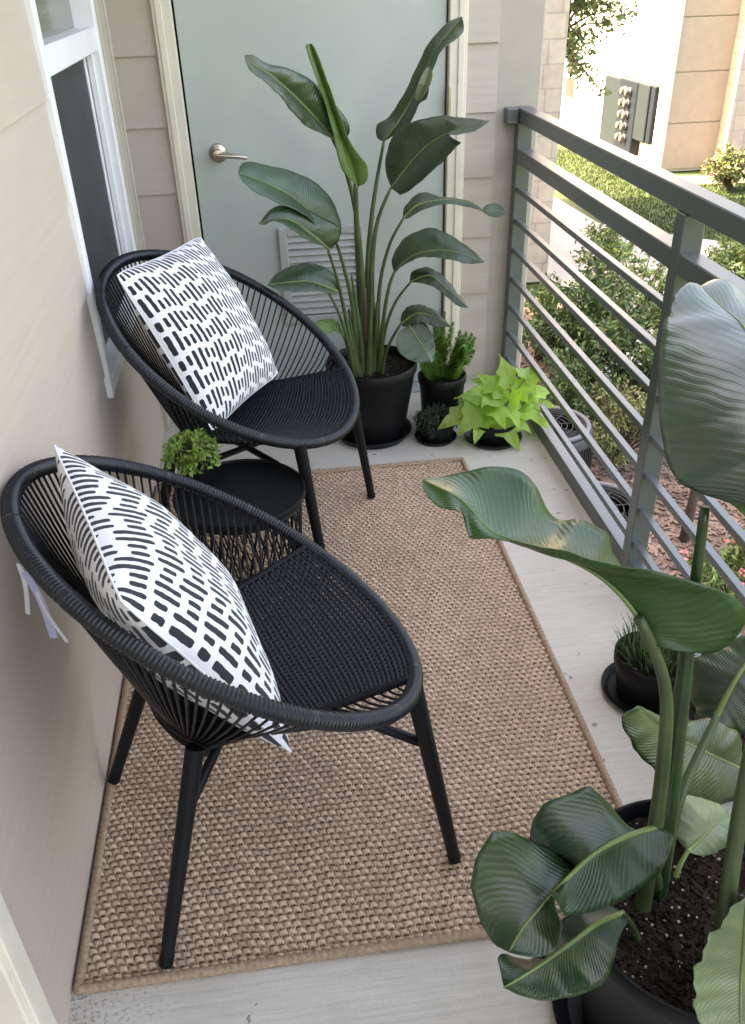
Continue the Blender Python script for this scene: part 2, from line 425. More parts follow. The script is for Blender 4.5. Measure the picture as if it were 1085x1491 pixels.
mL = lambda u, f, z: (f - .006, u, z)
mb = MB()
for q_ in ((.77, WY0, 0, 2.52), (WY0, WY1, 0, WZ0), (WY0, WY1, WZ1, 2.52), (WY1, D, 0, 2.52), (-1.6, .77, 2.15, 2.52)): lap(mb, mL, *q_, .0065)
mb.box((-7, -9, GZ), (-.19, 12.6, 3.6))  # unseen building mass behind the siding, height set to block the sun
mb.box((-.19, -9, GZ), (-.021, 12.6, -.23)); mb.box((-.19, WY1 + .001, 0), (-.021, 3.3, 2.52)); mb.box((-.19, .5, 0), (-.021, WY0 - .001, 2.52))
mb.build('siding', M['siding'], lw, smooth=False)
# window, double hung: upper glass sash, lower sash behind a dark insect screen
wf = MB()
wf.bbox((-.09, WY0, WZ0), (.012, WY0 + .038, WZ1), .003)
wf.bbox((-.09, WY1 - .05, WZ0), (.012, WY1 - .004, WZ1), .003)
wf.bbox((-.088, WY0 + .038, WZ0), (.010, WY1 - .05, WZ0 + .04), .003)
wf.bbox((-.088, WY0 + .038, WZ1 - .04), (.010, WY1 - .05, WZ1), .003)
wo = wf.build('window', M['white'], lw, smooth=False)
MB().bbox((-.075, WY0 + .0385, 1.322), (.004, WY1 - .0505, 1.386), .003).build('meeting_rail', M['white'], wo, smooth=False)
j = MB()
for k, (x0, x1, w) in enumerate(((-.03, -.012, .012), (-.052, -.034, .024), (-.075, -.056, .034))):
    j.bbox((x0, WY1 - .0505 - w, WZ0 + .0405), (x1, WY1 - .0507, 1.3215), .002)
j.build('sash_track', M['white'], wo, smooth=False)
MB().box((-.045, WY0 + .0385, WZ0 + .0405), (-.040, WY1 - .075, 1.3215)).build('insect_screen', M['screen'], wo, smooth=False)
MB().box((-.060, WY0 + .0385, 1.3865), (-.052, WY1 - .0505, WZ1 - .0405)).build('pane', M['pane'], wo, smooth=False)
tr = MB().bbox((-.02, WY1 - .003, .0), (.019, WY1 + .115, 2.5), .003)
tr.bbox((-.02, WY1 + .118, .0), (.026, WY1 + .135, 2.5), .003)
tr.build('corner_trim', M['trim'], lw, smooth=False)
# patio door at the near end of the same wall
pd = MB().bbox((-.02, .700, .0), (.022, .768, 2.14), .003)
pd.bbox((-.02, .712, .0), (.028, .730, 2.13), .002)
po = pd.build('patio_door', M['cream'], lw, smooth=False)
MB().box((-.06, -1.2, .02), (-.03, .699, 2.12)).build('door_pane', M['pane'], po, smooth=False)

bw = empty('siding_wall', (.7, D, 0), 'beige end wall with a grey green closet door, behind the tall plant', 'wall')
mB = lambda u, f, z: (u, D - f + .006, z)
mb = MB(); lap(mb, mB, .0, .158, 0, 2.52); lap(mb, mB, 1.223, 1.34, 0, 2.52); lap(mb, mB, .158, 1.223, 2.14, 2.52)
mb.box((-.19, D + .08, -.2), (1.34, D + .16, 2.52)); mb.box((-.19, D + .021, -.2), (.20, D + .08, 2.52)); mb.box((1.18, D + .021, -.2), (1.34, D + .08, 2.52))
mb.build('siding', M['siding_back'], bw, smooth=False)
cs = MB()
for x0, x1 in ((.158, .2235), (1.1575, 1.2225)):
    cs.bbox((x0, D - .022, -.005), (x1, D + .02, 2.14), .003)
    xm = x0 + .012 if x0 < .5 else x1 - .034
    cs.bbox((xm, D - .029, -.005), (xm + .022, D + .0, 2.13), .002)
cs.build('door_casing', M['cream'], bw, smooth=False)
dr = MB().bbox((.2305, D + .004, .012), (1.1510, D + .045, 2.12), .003)
do = dr.build('door', M['door'], bw, smooth=False)
MB().box((.222, D + .046, -.02), (1.159, D + .06, 2.14)).build('weatherstrip', M['black'], bw, smooth=False)
th = MB().bbox((.20, D - .075, -.004), (1.18, D + .02, .010), .003)
th.build('threshold', M['vent'], bw, smooth=False)
# lever handle
hz, hx = .967, .322
h = MB(); Rm = Matrix.Rotation(rad(90), 4, 'X')
h.lathe([(0, 0), (.032, 0), (.033, .004), (.030, .012), (.016, .016), (.014, .045), (.018, .05), (.018, .062), (0, .064)], (hx, D + .004, hz), 32, Rm)
h.tube([(hx, D - .052, hz), (hx + .03, D - .056, hz - .002), (hx + .07, D - .057, hz - .006), (hx + .10, D - .056, hz - .012)], [.011, .0095, .0085, .0075], 12)
h.build('lever_handle', M['nickel'], do, auto=50)
for z in (1.04, .22, 1.86):
    MB().tube([(1.156, D - .034, z), (1.156, D - .034, z + .11)], .0075, 10).build('hinge', M['nickel'], do, auto=50)
# louvred vent in the door
vx0, vx1, vz0, vz1 = .511, .835, .312, .690
v = MB(); fy0, fy1 = D - .014, D + .005
v.bbox((vx0, fy0, vz0), (vx0 + .032, fy1, vz1), .003); v.bbox((vx1 - .032, fy0, vz0), (vx1, fy1, vz1), .003)
v.bbox((vx0 + .032, fy0 + .001, vz0), (vx1 - .032, fy1, vz0 + .032), .003); v.bbox((vx0 + .032, fy0 + .001, vz1 - .032), (vx1 - .032, fy1, vz1), .003)
vo = v.build('louvre_vent', M['vent'], do, smooth=False)
sl = MB(); z = vz0 + .04
while z < vz1 - .045:
    sl.add([(vx0 + .0322, fy0 + .001, z), (vx1 - .0322, fy0 + .001, z), (vx1 - .0322, fy1 - .004, z + .024), (vx0 + .0322, fy1 - .004, z + .024),
            (vx0 + .0322, fy0 + .003, z - .002), (vx1 - .0322, fy0 + .003, z - .002), (vx1 - .0322, fy1 - .002, z + .022), (vx0 + .0322, fy1 - .002, z + .022)],
           [(0, 1, 2, 3), (7, 6, 5, 4), (4, 5, 1, 0), (5, 6, 2, 1), (7, 4, 0, 3)])
    z += .026
sl.build('slats', M['vent'], vo, smooth=False)

cl = MB().bbox((1.283, D + .009, -.2), (1.505, D + .22, 2.52), .006)
clo = cl.build('column', simple('column_paint', (.40, .355, .30), .55, .05, 7, .12, 0, 30), smooth=False)
tag(clo, 'square beige wooden column where the grey railing meets the end wall', 'column')
# siding of the closet behind, outer face of the wing
# ------------------------------------------------------------------ railing
rl = empty('railing', (1.44, 1.0, 0), 'grey painted metal balcony railing with thin horizontal bars', 'railing')
X0 = 1.417
top = MB().bbox((X0, -1.6, 1.024), (X0 + .05, D + .003, 1.074), .003)
top.bbox((X0 - .045, D - .040, 1.020), (X0 - .0005, D + .0085, 1.073), .003)
top.build('top_rail', M['rail'], rl, smooth=False)
MB().bbox((X0, -1.6, .886), (X0 + .05, D + .003, .936), .003).build('lower_top_rail', M['rail'], rl, smooth=False)
for zt in (.801, .685, .573, .458, .344, .231, .119):
    MB().bbox((X0 + .004, -1.6, zt - .019), (X0 + .026, D + .002, zt), .002).build('bar', M['rail'], rl, smooth=False)
MB().bbox((X0, -1.6, .004), (X0 + .05, D + .003, .053), .003).build('bottom_rail', M['rail'], rl, smooth=False)
for y in (3.292, 1.898, .50, -.9):
    MB().bbox((X0 - .0025, y, -.02), (X0 + .0525, y + .045, 1.0235), .003).build('post', M['rail'], rl, smooth=False)

# ------------------------------------------------------------------ rug
def make_rug():
    x0, x1, y0, y1 = .012, 1.094, .884, 2.646
    st = .0025
    nx, ny = int((x1 - x0) / st), int((y1 - y0) / st)
    X, Y = np.meshgrid(np.linspace(x0, x1, nx), np.linspace(y0, y1, ny))
    pu, pv = .0172, .0148
    rng = np.random.RandomState(3); tb = rng.rand(4096); t2 = rng.rand(4096)
    Yw = Y + .0016 * np.sin(X * 31 + 2) + .0010 * np.sin(X * 77)
    row = np.floor(Yw / pv); yy = (Yw / pv - row) - .5
    ri = row.astype(int) % 4096
    xs = X / pu + .5 * (row % 2) + .16 * (tb[ri] - .5) + .30 * yy + .10 * np.sin(Y * 19 + X * 6)
    ci = np.floor(xs); xx = (xs - ci) - .5
    key = ((row * 131 + ci * 17).astype(int)) % 4096
    rnd, rn2 = tb[key], t2[key]
    q = np.abs(xx / (.44 + .05 * rn2)) ** 2.6 + np.abs((yy + .08 * (rn2 - .5)) / .52) ** 2.6
    H = np.clip(1 - q, 0, 1) ** .5 * (.62 + .55 * rnd)
    strand = np.abs(((xx * 2.0 + .25 * yy + .06 * (rnd - .5)) % 1.0) - .5) * 2      # two strands to a loop
    H = H * (.66 + .34 * np.clip(strand * 1.6, 0, 1) ** .7)
    Z = .005 + .0058 * H
    Z += .0012 * np.sin(X * 9) * np.sin(Y * 7)
    gap = np.clip((np.abs(yy) - .30) / .10, 0, 1) * np.clip((.36 - np.abs(xx + .12 * (rnd - .5))) / .10, 0, 1)   # shade of the gaps between loops, put into the rug colour
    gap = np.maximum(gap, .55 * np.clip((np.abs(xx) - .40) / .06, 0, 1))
    yarn_shade = np.clip((1 - gap) * (.74 + .36 * rnd), 0, 1)
    Z -= .0028 * gap
    V = np.stack([X, Y, Z], 2).reshape(-1, 3)
    I = np.arange(nx * ny).reshape(ny, nx)
    Fq = np.stack([I[:-1, :-1], I[:-1, 1:], I[1:, 1:], I[1:, :-1]], 2).reshape(-1, 4)
    me = bpy.data.meshes.new('weave'); n = len(V)
    me.vertices.add(n); me.vertices.foreach_set('co', (V - np.array([.55, 1.76, 0])).ravel().astype(np.float32))
    me.loops.add(len(Fq) * 4); me.loops.foreach_set('vertex_index', Fq.ravel().astype(np.int32))
    me.polygons.add(len(Fq)); me.polygons.foreach_set('loop_start', np.arange(0, len(Fq) * 4, 4, dtype=np.int32))
    me.update(calc_edges=True); me.validate()
    at = me.attributes.new('yarn_shade', 'FLOAT', 'POINT'); at.data.foreach_set('value', yarn_shade.ravel().astype(np.float32))
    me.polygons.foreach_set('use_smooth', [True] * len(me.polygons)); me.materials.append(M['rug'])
    r = empty('area_rug', (.55, 1.76, 0), 'tan and brown woven sisal rug lying under the two black chairs', 'rug')
    o = bpy.data.objects.new('weave', me); COL.objects.link(o); o.parent = r
    b = MB(); pts = []
    for (ax, ay), (bx, by) in (((x0, y0), (x1, y0)), ((x1, y0), (x1, y1)), ((x1, y1), (x0, y1)), ((x0, y1), (x0, y0))):
        L = math.hypot(bx - ax, by - ay); k = int(L / .0045)
        for i in range(k): pts.append((ax + (bx - ax) * i / k, ay + (by - ay) * i / k, .0085))
    b.tube(pts, [.0088 + .0011 * math.sin(i * 2.1) for i in range(len(pts))], 10, closed=True)
    b.build('binding', M['binding'], r)
make_rug()

# ------------------------------------------------------------------ chairs
A_, B_, TAU = .378, .396, .593
def make_chair(label, x, y, zc, h, feet, tops, strap=False):
    ch, sh = math.cos(h), math.sin(h)
    def W(u, v_, z): return Vector((x + u * ch - v_ * sh, y + u * sh + v_ * ch, z))
    def rim(thd):
        t = rad(thd); u = A_ * math.cos(t); v_ = B_ * math.sin(t) * (1 + .0125 * math.cos(t))
        return W(u * math.cos(TAU), v_, zc - u * math.sin(TAU))
    root = empty('lounge_chair', (x, y, 0), label, 'chair', 'black woven balcony chairs')
    N = 1400
    rr = [.0140 + .0014 * math.sin(i * 2 * math.pi / 4.0) * (1 if (i // 4) % 29 else .2) for i in range(N)]
    MB().tube([rim(360 * i / N) for i in range(N)], rr, 10, closed=True).build('rim', M['wicker'], root)
    # seat: a woven strip from the front of the rim to a lower back edge
    SV = .235
    def back(ph): return W(-.17 + .05 * ph * ph, .165 * ph, zc - .230 + .012 * ph * ph)
    def seat(s, ph):                     # s 0 front .. 1 back, ph -1..1
        a = rim(math.degrees(math.asin(ph * SV / B_))); b = back(ph); p = a.lerp(b, s); p.z -= .012 * math.sin(math.pi * s) * (1 - .5 * ph * ph)
        p.z += .006 * (1 - s); return p
    st = MB(); NR, NC = 46, 34
    for i in range(NR + 1):              # cross strands weave over and under
        s = .02 + .98 * i / NR; pts = []
        for k in range(NC * 2 + 1):
            ph = -1 + 2 * k / (NC * 2); p = seat(s, ph); p.z += .0034 * (1 if (k + i) % 2 else -1) ; pts.append(p)
        st.tube(pts, .0040, 6)
    for k in range(NC + 1):
        ph = -1 + 2 * k / NC
        for off in (-.011, .011):
            q = max(-1, min(1, ph + off))
            st.tube([seat(.0 + i / 26, q) for i in range(27)], .0027, 5)
    st.build('seat', M['wicker'], root)
    ed = MB(); ed.tube([seat(i / 20, -1) for i in range(21)] + [seat(1, -1 + i / 12) for i in range(1, 25)] + [seat(1 - i / 20, 1) for i in range(1, 21)], .0075, 8)
    ed.build('seat_frame', M['frame'], root)
    # cords from the rim down to the seat's back edge and sides
    co = MB(); NCord = 92
    for i in range(NCord):
        f = i / (NCord - 1); th = 42 + f * (318 - 42)
        a = rim(th)
        if f < .22: b = seat(.10 + f / .22 * .90, 1)
        elif f > .78: b = seat(.10 + (1 - f) / .22 * .90, -1)
        else: b = back(1 - 2 * (f - .22) / .56)
        mid = a.lerp(b, .5) + Vector((0, 0, -.012))
        co.tube([a, a.lerp(b, .25) + Vector((0, 0, -.009)), mid, a.lerp(b, .75) + Vector((0, 0, -.009)), b], .0025, 6)
    co.build('back_cords', M['cord'], root)
    tp = []
    for ft, t_ in zip(feet, tops):
        t_ = rim(t_) if isinstance(t_, (int, float)) else Vector(t_)
        ft = Vector(ft); tp.append(t_)
        pts = [ft + (t_ - ft) * k / 6 for k in range(7)]
        leg = MB().tube(pts, [.0125 + .0045 * (k / 6) for k in range(7)], 12)
        lo = leg.build('leg', M['frame'], root, auto=60)
        MB().tube([ft - Vector((0, 0, .0)) , ft + (t_ - ft).normalized() * .018], .0135, 12).build('foot_cap', M['pot'], lo, auto=60)
    for a, b in ((0, 2), (1, 3)):        # crossed stretchers under the seat
        p = Vector(feet[a]).lerp(tp[a], .70); q = Vector(feet[b]).lerp(tp[b], .74)
        m_ = p.lerp(q, .5) + Vector((0, 0, .03 if a else .015))
        MB().tube([p, p.lerp(m_, .5) + Vector((0, 0, .012)), m_, q.lerp(m_, .5) + Vector((0, 0, .012)), q], .0095, 10).build('stretcher', M['frame'], root)
    lr = MB()
    for th in (0,):                      # ring of frame under the back of the seat
        pts = [back(-1 + 2 * i / 16) - Vector((0, 0, .014)) for i in range(17)]
        lr.tube(pts, .009, 8)
    lr.build('seat_frame', M['frame'], root)
    if strap:
        p = rim(206) + Vector((.02, -.006, -.01))
        s_ = MB(); s_.bbox((-.010, -.0015, -.075), (.010, .0015, 0), .0005, Matrix.Translation(p) @ Matrix.Rotation(rad(35), 4, 'Z') @ Matrix.Rotation(rad(-14), 4, 'Y'))
        s_.build('strap', M['cord'], root, smooth=False)
    return root, rim, seat, W
# feet order: rear near, front near, front far, rear far
c1, rim1, seat1, W1 = make_chair('nearer black woven round chair, the one standing in front of the small round table', .3375, 1.2515, .612, .341,
    [(.164, .906, .013), (.723, 1.04, .013), (.54, 1.62, .013), (.018, 1.345, .013)],
    [(.262, 1.052, .40), -42, 40, (.172, 1.362, .39)], True)
c2, rim2, seat2, W2 = make_chair('farther black woven round chair, the one beside the closet door and tall plant', .358, 2.27, .652, -.29,
    [(.035, 2.13, .013), (.548, 1.985, .013), (.737, 2.441, .013), (.15, 2.585, .013)],
    [(.15, 2.20, .39), -43, 34, (.21, 2.46, .39)])

# ------------------------------------------------------------------ pillows
def make_pillow(label, c, head, tilt, roll, L, T, seed, flip):
    n_ = Vector((math.cos(head) * math.cos(tilt), math.sin(head) * math.cos(tilt), math.sin(tilt)))
    right = Vector((-math.sin(head), math.cos(head), 0)); up = n_.cross(right)
    a = right * math.cos(roll) + up * math.sin(roll); b = up * math.cos(roll) - right * math.sin(roll)
    rn = random.Random(seed); ph = [rn.uniform(0, 6.28) for _ in range(8)]
    m = MB(); m.uv = []; N = 40; C = Vector(c); edge = {}
    def P(u, v_, sgn):
        x = L / 2 * u * (1 - .055 * (1 - v_ * v_) * abs(u)); y_ = L / 2 * v_ * (1 - .055 * (1 - u * u) * abs(v_))
        cr = 1 - .045 * (u * v_) ** 6; x *= cr; y_ *= cr
        e = max(0, (1 - u ** 2)) * max(0, (1 - v_ ** 2))
        z = T * e ** .60
        w = .006 * e ** .5 * (math.sin(5 * u + 3 * v_ + ph[0]) * math.sin(4 * v_ - 2 * u + ph[1]) + .5 * math.sin(11 * u + ph[2] - 6 * v_) * (1 - e))
        return C + a * x + b * y_ + n_ * (sgn * z + w * sgn)
    for sgn in (1, -1):
        base = len(m.v)
        for i in range(N + 1):
            for k in range(N + 1):
                # denser towards the edge
                u = math.sin((k / N - .5) * math.pi); v_ = math.sin((i / N - .5) * math.pi)
                m.v.append(tuple(P(u, v_, sgn)))
                uu, vv = (u + 1) / 2, (v_ + 1) / 2
                m.uv.append((uu * L / .45 + (0 if sgn > 0 else 3.37), vv * L / .45 + (0 if sgn > 0 else 1.21)))
        for i in range(N):
            for k in range(N):
                q = [base + i * (N + 1) + k, base + i * (N + 1) + k + 1, base + (i + 1) * (N + 1) + k + 1, base + (i + 1) * (N + 1) + k]
                m.f.append(tuple(q if sgn > 0 else q[::-1]))
    root = empty('pillow', (c[0], c[1], c[2]), label, 'pillow', 'black and white dash print pillows')
    o = m.build('cover', M['pillow'], root)
    pts = []
    for k in range(4 * N):
        s, r_ = divmod(k, N); q = math.sin((r_ / N - .5) * math.pi)
        u, v_ = ((q, -1), (1, q), (-q, 1), (-1, -q))[s]; pts.append(P(u, v_, 1))
    MB().tube(pts, .0022, 6, closed=True).build('seam', M['piping'], root)
    return root
make_pillow('black dash print pillow in the nearer chair, its lower corner poking under the rim', (.249, 1.175, .632), .334, .472, .035, .485, .095, 3, False)
make_pillow('black dash print pillow standing upright in the farther chair by the door', (.277, 2.295, .690), -.40, .50, -.061, .462, .088, 9, False)

# hang tag on the nearer chair
p0 = rim1(186)
tg = empty('hang_tag', tuple(p0), 'white and lilac paper tags hanging from the back of the nearer chair', 'tag')
def strip(mb, top, w, ln, rx, rz, th=.0006):
    mb.bbox((-w / 2, -th, -ln), (w / 2, th, 0), .0002, Matrix.Translation(top) @ Matrix.Rotation(rz, 4, 'Z') @ Matrix.Rotation(rx, 4, 'Y'))
q0 = p0 + Vector((.012, -.05, -.03))
def ribbon(pts, w, nm, mat):
    mb = MB(); n = len(pts)
    for i, p in enumerate(pts):
        t = (pts[min(i + 1, n - 1)] - pts[max(i - 1, 0)]).normalized(); sd = Vector((.9, -.43, 0)); sd = (sd - t * sd.dot(t)).normalized() * w / 2; nn = t.cross(sd).normalized() * .0005
        mb.v += [tuple(p - sd - nn), tuple(p + sd - nn), tuple(p + sd + nn), tuple(p - sd + nn)]
    for i in range(n - 1):
        for k in range(4): mb.f.append((i * 4 + k, i * 4 + (k + 1) % 4, i * 4 + 4 + (k + 1) % 4, i * 4 + 4 + k))
    mb.f += [(3, 2, 1, 0), ((n - 1) * 4, (n - 1) * 4 + 1, (n - 1) * 4 + 2, (n - 1) * 4 + 3)]
    mb.build(nm, mat, tg, smooth=False)
def hang(o, dx, dy, ln, bend): return [q0 + Vector(o) + Vector((dx * f + bend * math.sin(f * 4), dy * f, -ln * f)) for f in [i / 8 for i in range(9)]]
ribbon(hang((0, 0, 0), .03, -.035, .10, .004), .014, 'lilac_tag', M['lilac'])
ribbon(hang((-.006, .004, .012), -.002, -.01, .085, .003), .008, 'white_tag', M['paper'])
ribbon(hang((.014, -.012, -.03), .03, -.03, .075, -.003), .006, 'white_tag', M['paper'])
MB().tube([p0, p0.lerp(q0, .6) + Vector((0, 0, .004)), q0], .0008, 5).build('string', M['piping'], tg)

# ------------------------------------------------------------------ side table and its herb pot
tx, ty, tz, tr_ = .337, 1.893, .400, .168
tb = empty('side_table', (tx, ty, 0), 'small round black side table with wire base between the two chairs', 'table')
MB().lathe([(0, tz - .014), (tr_ - .004, tz - .014), (tr_, tz - .010), (tr_, tz + .004), (tr_ - .004, tz + .005), (tr_ - .007, tz), (0, tz)], (tx, ty, 0), 72).build('tabletop', M['tabletop'], tb, auto=40)
for r_, z in ((tr_ - .012, tz - .022), (.145, .009 + .006)):
    MB().tube([(tx + r_ * math.cos(2 * math.pi * i / 60), ty + r_ * math.sin(2 * math.pi * i / 60), z) for i in range(60)], .005, 8, closed=True).build('ring', M['frame'], tb)
wr = MB()
for i in range(34):
    for tw in (.55, -.55):
        a0 = 2 * math.pi * i / 34; pts = []
        for k in range(7):
            f = k / 6; aa = a0 + tw * f
            r0 = Vector(((tr_ - .012) * math.cos(a0), (tr_ - .012) * math.sin(a0), tz - .022)); r1 = Vector((.145 * math.cos(a0 + tw), .145 * math.sin(a0 + tw), .015))
            p = r0.lerp(r1, f); pts.append(p + Vector((tx, ty, 0)))
        wr.tube(pts, .0024, 5)
wr.build('wire_base', M['frame'], tb)

def pot(name, label, c, r_base, r_top, h, soil=.02, lip=.006, group=None, mat=None, chips=0, z0=0.0, fill='soil'):
    root = empty(name, (c[0], c[1], z0), label, 'plant pot', group)
    lw_ = .012
    prof = [(0, 0), (r_base - .004, 0), (r_base, .004), (r_top - lip, h - .035), (r_top - lip + .001, h - .030), (r_top, h - .029), (r_top + .001, h - .004), (r_top - .002, h), (r_top - .005, h),
            (r_top - .008, h - .004), (r_top - .010, h - .03), (r_base - .006, .012), (0, .012)] if h > .12 else \
           [(0, 0), (r_base - .003, 0), (r_base, .003), (r_top, h - .003), (r_top - .001, h), (r_top - .004, h), (r_top - .006, h - .004), (r_base - .006, .008), (0, .008)]
    MB().lathe(prof, (c[0], c[1], z0), 64).build('pot_body', mat or M['pot'], root, auto=40)
    zs = h - soil; k = (zs - .012) / max(.01, (h - .042)); rs = (r_base + (r_top - r_base) * min(1, zs / h)) - .008
    sm = MB(); rn = random.Random(int(c[0] * 1000)); NR, NA = 14, 48
    sm.v.append((c[0], c[1], z0 + zs + .01))
    for i in range(1, NR + 1):
        for k_ in range(NA):
            a = 2 * math.pi * k_ / NA; r_ = rs * i / NR
            sm.v.append((c[0] + r_ * math.cos(a), c[1] + r_ * math.sin(a), z0 + zs + .010 * (1 - (i / NR) ** 2) + rn.uniform(-.003, .003)))
    for k_ in range(NA): sm.f.append((0, 1 + k_, 1 + (k_ + 1) % NA))
    for i in range(NR - 1):
        for k_ in range(NA):
            l = (k_ + 1) % NA; sm.f.append((1 + i * NA + k_, 1 + (i + 1) * NA + k_, 1 + (i + 1) * NA + l, 1 + i * NA + l))
    so = sm.build('soil', M['soil'], root)
    if chips:
        cm = MB()
        for _ in range(chips):
            a = rn.uniform(0, 6.283); r_ = rs * .97 * math.sqrt(rn.random()); s = rn.uniform(.0012, .0042)
            Mx = Matrix.Translation((c[0] + r_ * math.cos(a), c[1] + r_ * math.sin(a), z0 + zs + .010 * (1 - (r_ / rs) ** 2) + .001)) @ Matrix.Rotation(rn.uniform(0, 3), 4, 'Z') @ Matrix.Rotation(rn.uniform(0, 3), 4, 'X')
            cm.box((-s * rn.uniform(.6, 2), -s, -s * .6), (s * rn.uniform(.6, 2), s, s * .6), Mx)
        tag(cm.build('bark_bits', M['chip'], so, smooth=False), kind='stuff')
        pm = MB()
        for _ in range(chips // 16):
            a = rn.uniform(0, 6.283); r_ = rs * .97 * math.sqrt(rn.random()); s = rn.uniform(.0009, .0019)
            Mx = Matrix.Translation((c[0] + r_ * math.cos(a), c[1] + r_ * math.sin(a), z0 + zs + .010 * (1 - (r_ / rs) ** 2) + .002)) @ Matrix.Rotation(rn.uniform(0, 3), 4, 'Z')
            pm.box((-s, -s, -s), (s, s, s), Mx)
        tag(pm.build('perlite', M['perlite'], so, smooth=False), kind='stuff')
    return root
def saucer(label, c, r, h=.022, group='black pot saucers'):
    o = MB().lathe([(0, 0), (r * .86, 0), (r, h), (r - .002, h + .002), (r - .006, h), (r * .84, .006), (0, .006)], (c[0], c[1], .0), 56).build('saucer', M['pot'], auto=40, loc=(c[0], c[1], 0))
    return tag(o, label, 'saucer', group)

# small leaf scatterer -------------------------------------------------
def leaf_quad(mb, p, d, n_, ln, w, fold=.25):
    d = Vector(d).normalized(); s = d.cross(n_)
    if s.length < 1e-4: s = Vector((1, 0, 0))
    s.normalize(); n2 = s.cross(d)
    a = p; b = p + d * ln * .5; c = p + d * ln
    i = len(mb.v)
    mb.v += [tuple(a), tuple(b + s * w / 2 + n2 * w * fold), tuple(c), tuple(b - s * w / 2 + n2 * w * fold), tuple(b)]
    mb.f += [(i, i + 1, i + 4), (i + 1, i + 2, i + 4), (i + 2, i + 3, i + 4), (i + 3, i, i + 4)]
def rdir(rn):
    z = rn.uniform(-1, 1); a = rn.uniform(0, 6.2832); r = math.sqrt(1 - z * z); return Vector((r * math.cos(a), r * math.sin(a), z))

# herb pot on the table
hp = (.225, 1.965)
pot('plant_pot', 'tiny black pot with bushy green herb on the round side table', hp, .036, .046, .075, .012, .004, 'small black plant pots', z0=tz + .001)
hb = empty('potted_herb', (hp[0], hp[1], tz + .07), 'bushy little light green herb on the round side table', 'plant')
rn = random.Random(5); hm = MB(); stm = MB()
for i in range(46):
    d = rdir(rn); d.z = abs(d.z) * .9 + .1; tip = Vector((hp[0], hp[1], tz + .06)) + Vector((d.x * .056, d.y * .056, d.z * .066))
    stm.tube([Vector((hp[0] + d.x * .01, hp[1] + d.y * .01, tz + .06)), tip.lerp(Vector((hp[0], hp[1], tz + .07)), .4) + Vector((0, 0, .01)), tip], .0012, 4)
    for k in range(11):
        q = tip + rdir(rn) * .014; dd = (rdir(rn) + d * .6); leaf_quad(hm, q, dd, rdir(rn), rn.uniform(.013, .022), rn.uniform(.010, .016))
hm.build('foliage', M['herb'], hb, smooth=False); stm.build('stems', M['petiole'], hb)

# ------------------------------------------------------------------ bird of paradise leaves
def resample(pts, n, smooth=True):
    pts = [np.array(p, float) for p in pts]
    seg = [0]
    for a, b in zip(pts, pts[1:]): seg.append(seg[-1] + np.linalg.norm(b - a))
    T = np.array(seg) / seg[-1]; out = []
    for s in np.linspace(0, 1, n):
        i = min(max(int(np.searchsorted(T, s, 'right') - 1), 0), len(pts) - 2)
        t = (s - T[i]) / max(1e-9, T[i + 1] - T[i])
        if smooth:
            p0, p1, p2, p3 = pts[max(i - 1, 0)], pts[i], pts[i + 1], pts[min(i + 2, len(pts) - 1)]
            q = .5 * ((2 * p1) + (-p0 + p2) * t + (2 * p0 - 5 * p1 + 4 * p2 - p3) * t * t + (-p0 + 3 * p1 - 3 * p2 + p3) * t ** 3)
        else: q = pts[i] * (1 - t) + pts[i + 1] * t
        out.append(q)
    return np.array(out)
def strel_leaf(parent, mid, L, R, Y, yl, yr, mat=None, bow=.10, rip=.0022, rib=.0035, n=44, m=9, seed=0, smoothL=True, smoothR=True, label=None):
    """mid / L / R: outline of the leaf as seen from the balcony door, Y: distance along the balcony at base .. tip."""
    rn = random.Random(seed); n_mid = resample(mid, n); Ys = np.interp(np.linspace(0, 1, n), np.linspace(0, 1, len(Y)), Y)
    S = np.linspace(0, 1, n)
    Pm = np.array([atY(n_mid[i][0], n_mid[i][1], Ys[i]) for i in range(n)])
    sides = []
    for pts, dy, sg, smo in ((L, yl, -1, smoothL), (R, yr, 1, smoothR)):
        e2 = resample([mid[0]] + list(pts) + [mid[-1]], n, smo)
        prof = np.sin(np.pi * np.clip(S, 0, 1)) ** .6
        E_ = np.array([atY(e2[i][0], e2[i][1], Ys[i] + dy * prof[i]) for i in range(n)])
        sides.append((E_, sg))
    mb = MB(); mb.uv = []; idx = {}
    f1, f2 = rn.uniform(0, 6), rn.uniform(0, 6)
    for (E_, sg) in sides:
        for i in range(n):
            tan = Pm[min(i + 1, n - 1)] - Pm[max(i - 1, 0)]; out = E_[i] - Pm[i]
            nn = np.cross(out, tan) * sg; l = np.linalg.norm(nn); nn = nn / l if l > 1e-9 else np.zeros(3)
            w = np.linalg.norm(out)
            for k in range(m + 1):
                if k == 0 and (i, 0) in idx: continue
                t = k / m
                p = Pm[i] + out * t + nn * (bow * w * 4 * t * (1 - t) * .5 - .0 * t)
                p = p + nn * rip * min(1, w / .05) * t * (math.sin(S[i] * 34 + f1 + t * 1.5) * .6 + math.sin(S[i] * 71 + f2) * .4)
                idx[(i, k * sg)] = len(mb.v); mb.v.append(tuple(p)); mb.uv.append((t * sg, S[i]))
    for sg in (-1, 1):
        for i in range(n - 1):
            for k in range(m):
                q = (idx[(i, k * sg)], idx[(i, (k + 1) * sg)], idx[(i + 1, (k + 1) * sg)], idx[(i + 1, k * sg)])
                mb.f.append(q if sg > 0 else q[::-1])
    o = mb.build('leaf', mat or M['leaf'], parent)
    so = o.modifiers.new('thickness', 'SOLIDIFY'); so.thickness = .0009; so.offset = 0
    if label: o['label'] = label
    pts = [Vector(p) for p in Pm]
    if rib:
        MB().tube(pts, [rib * (1 - .75 * s) + .0004 for s in S], 6).build('midrib', M['midrib'], o)
    return o, pts
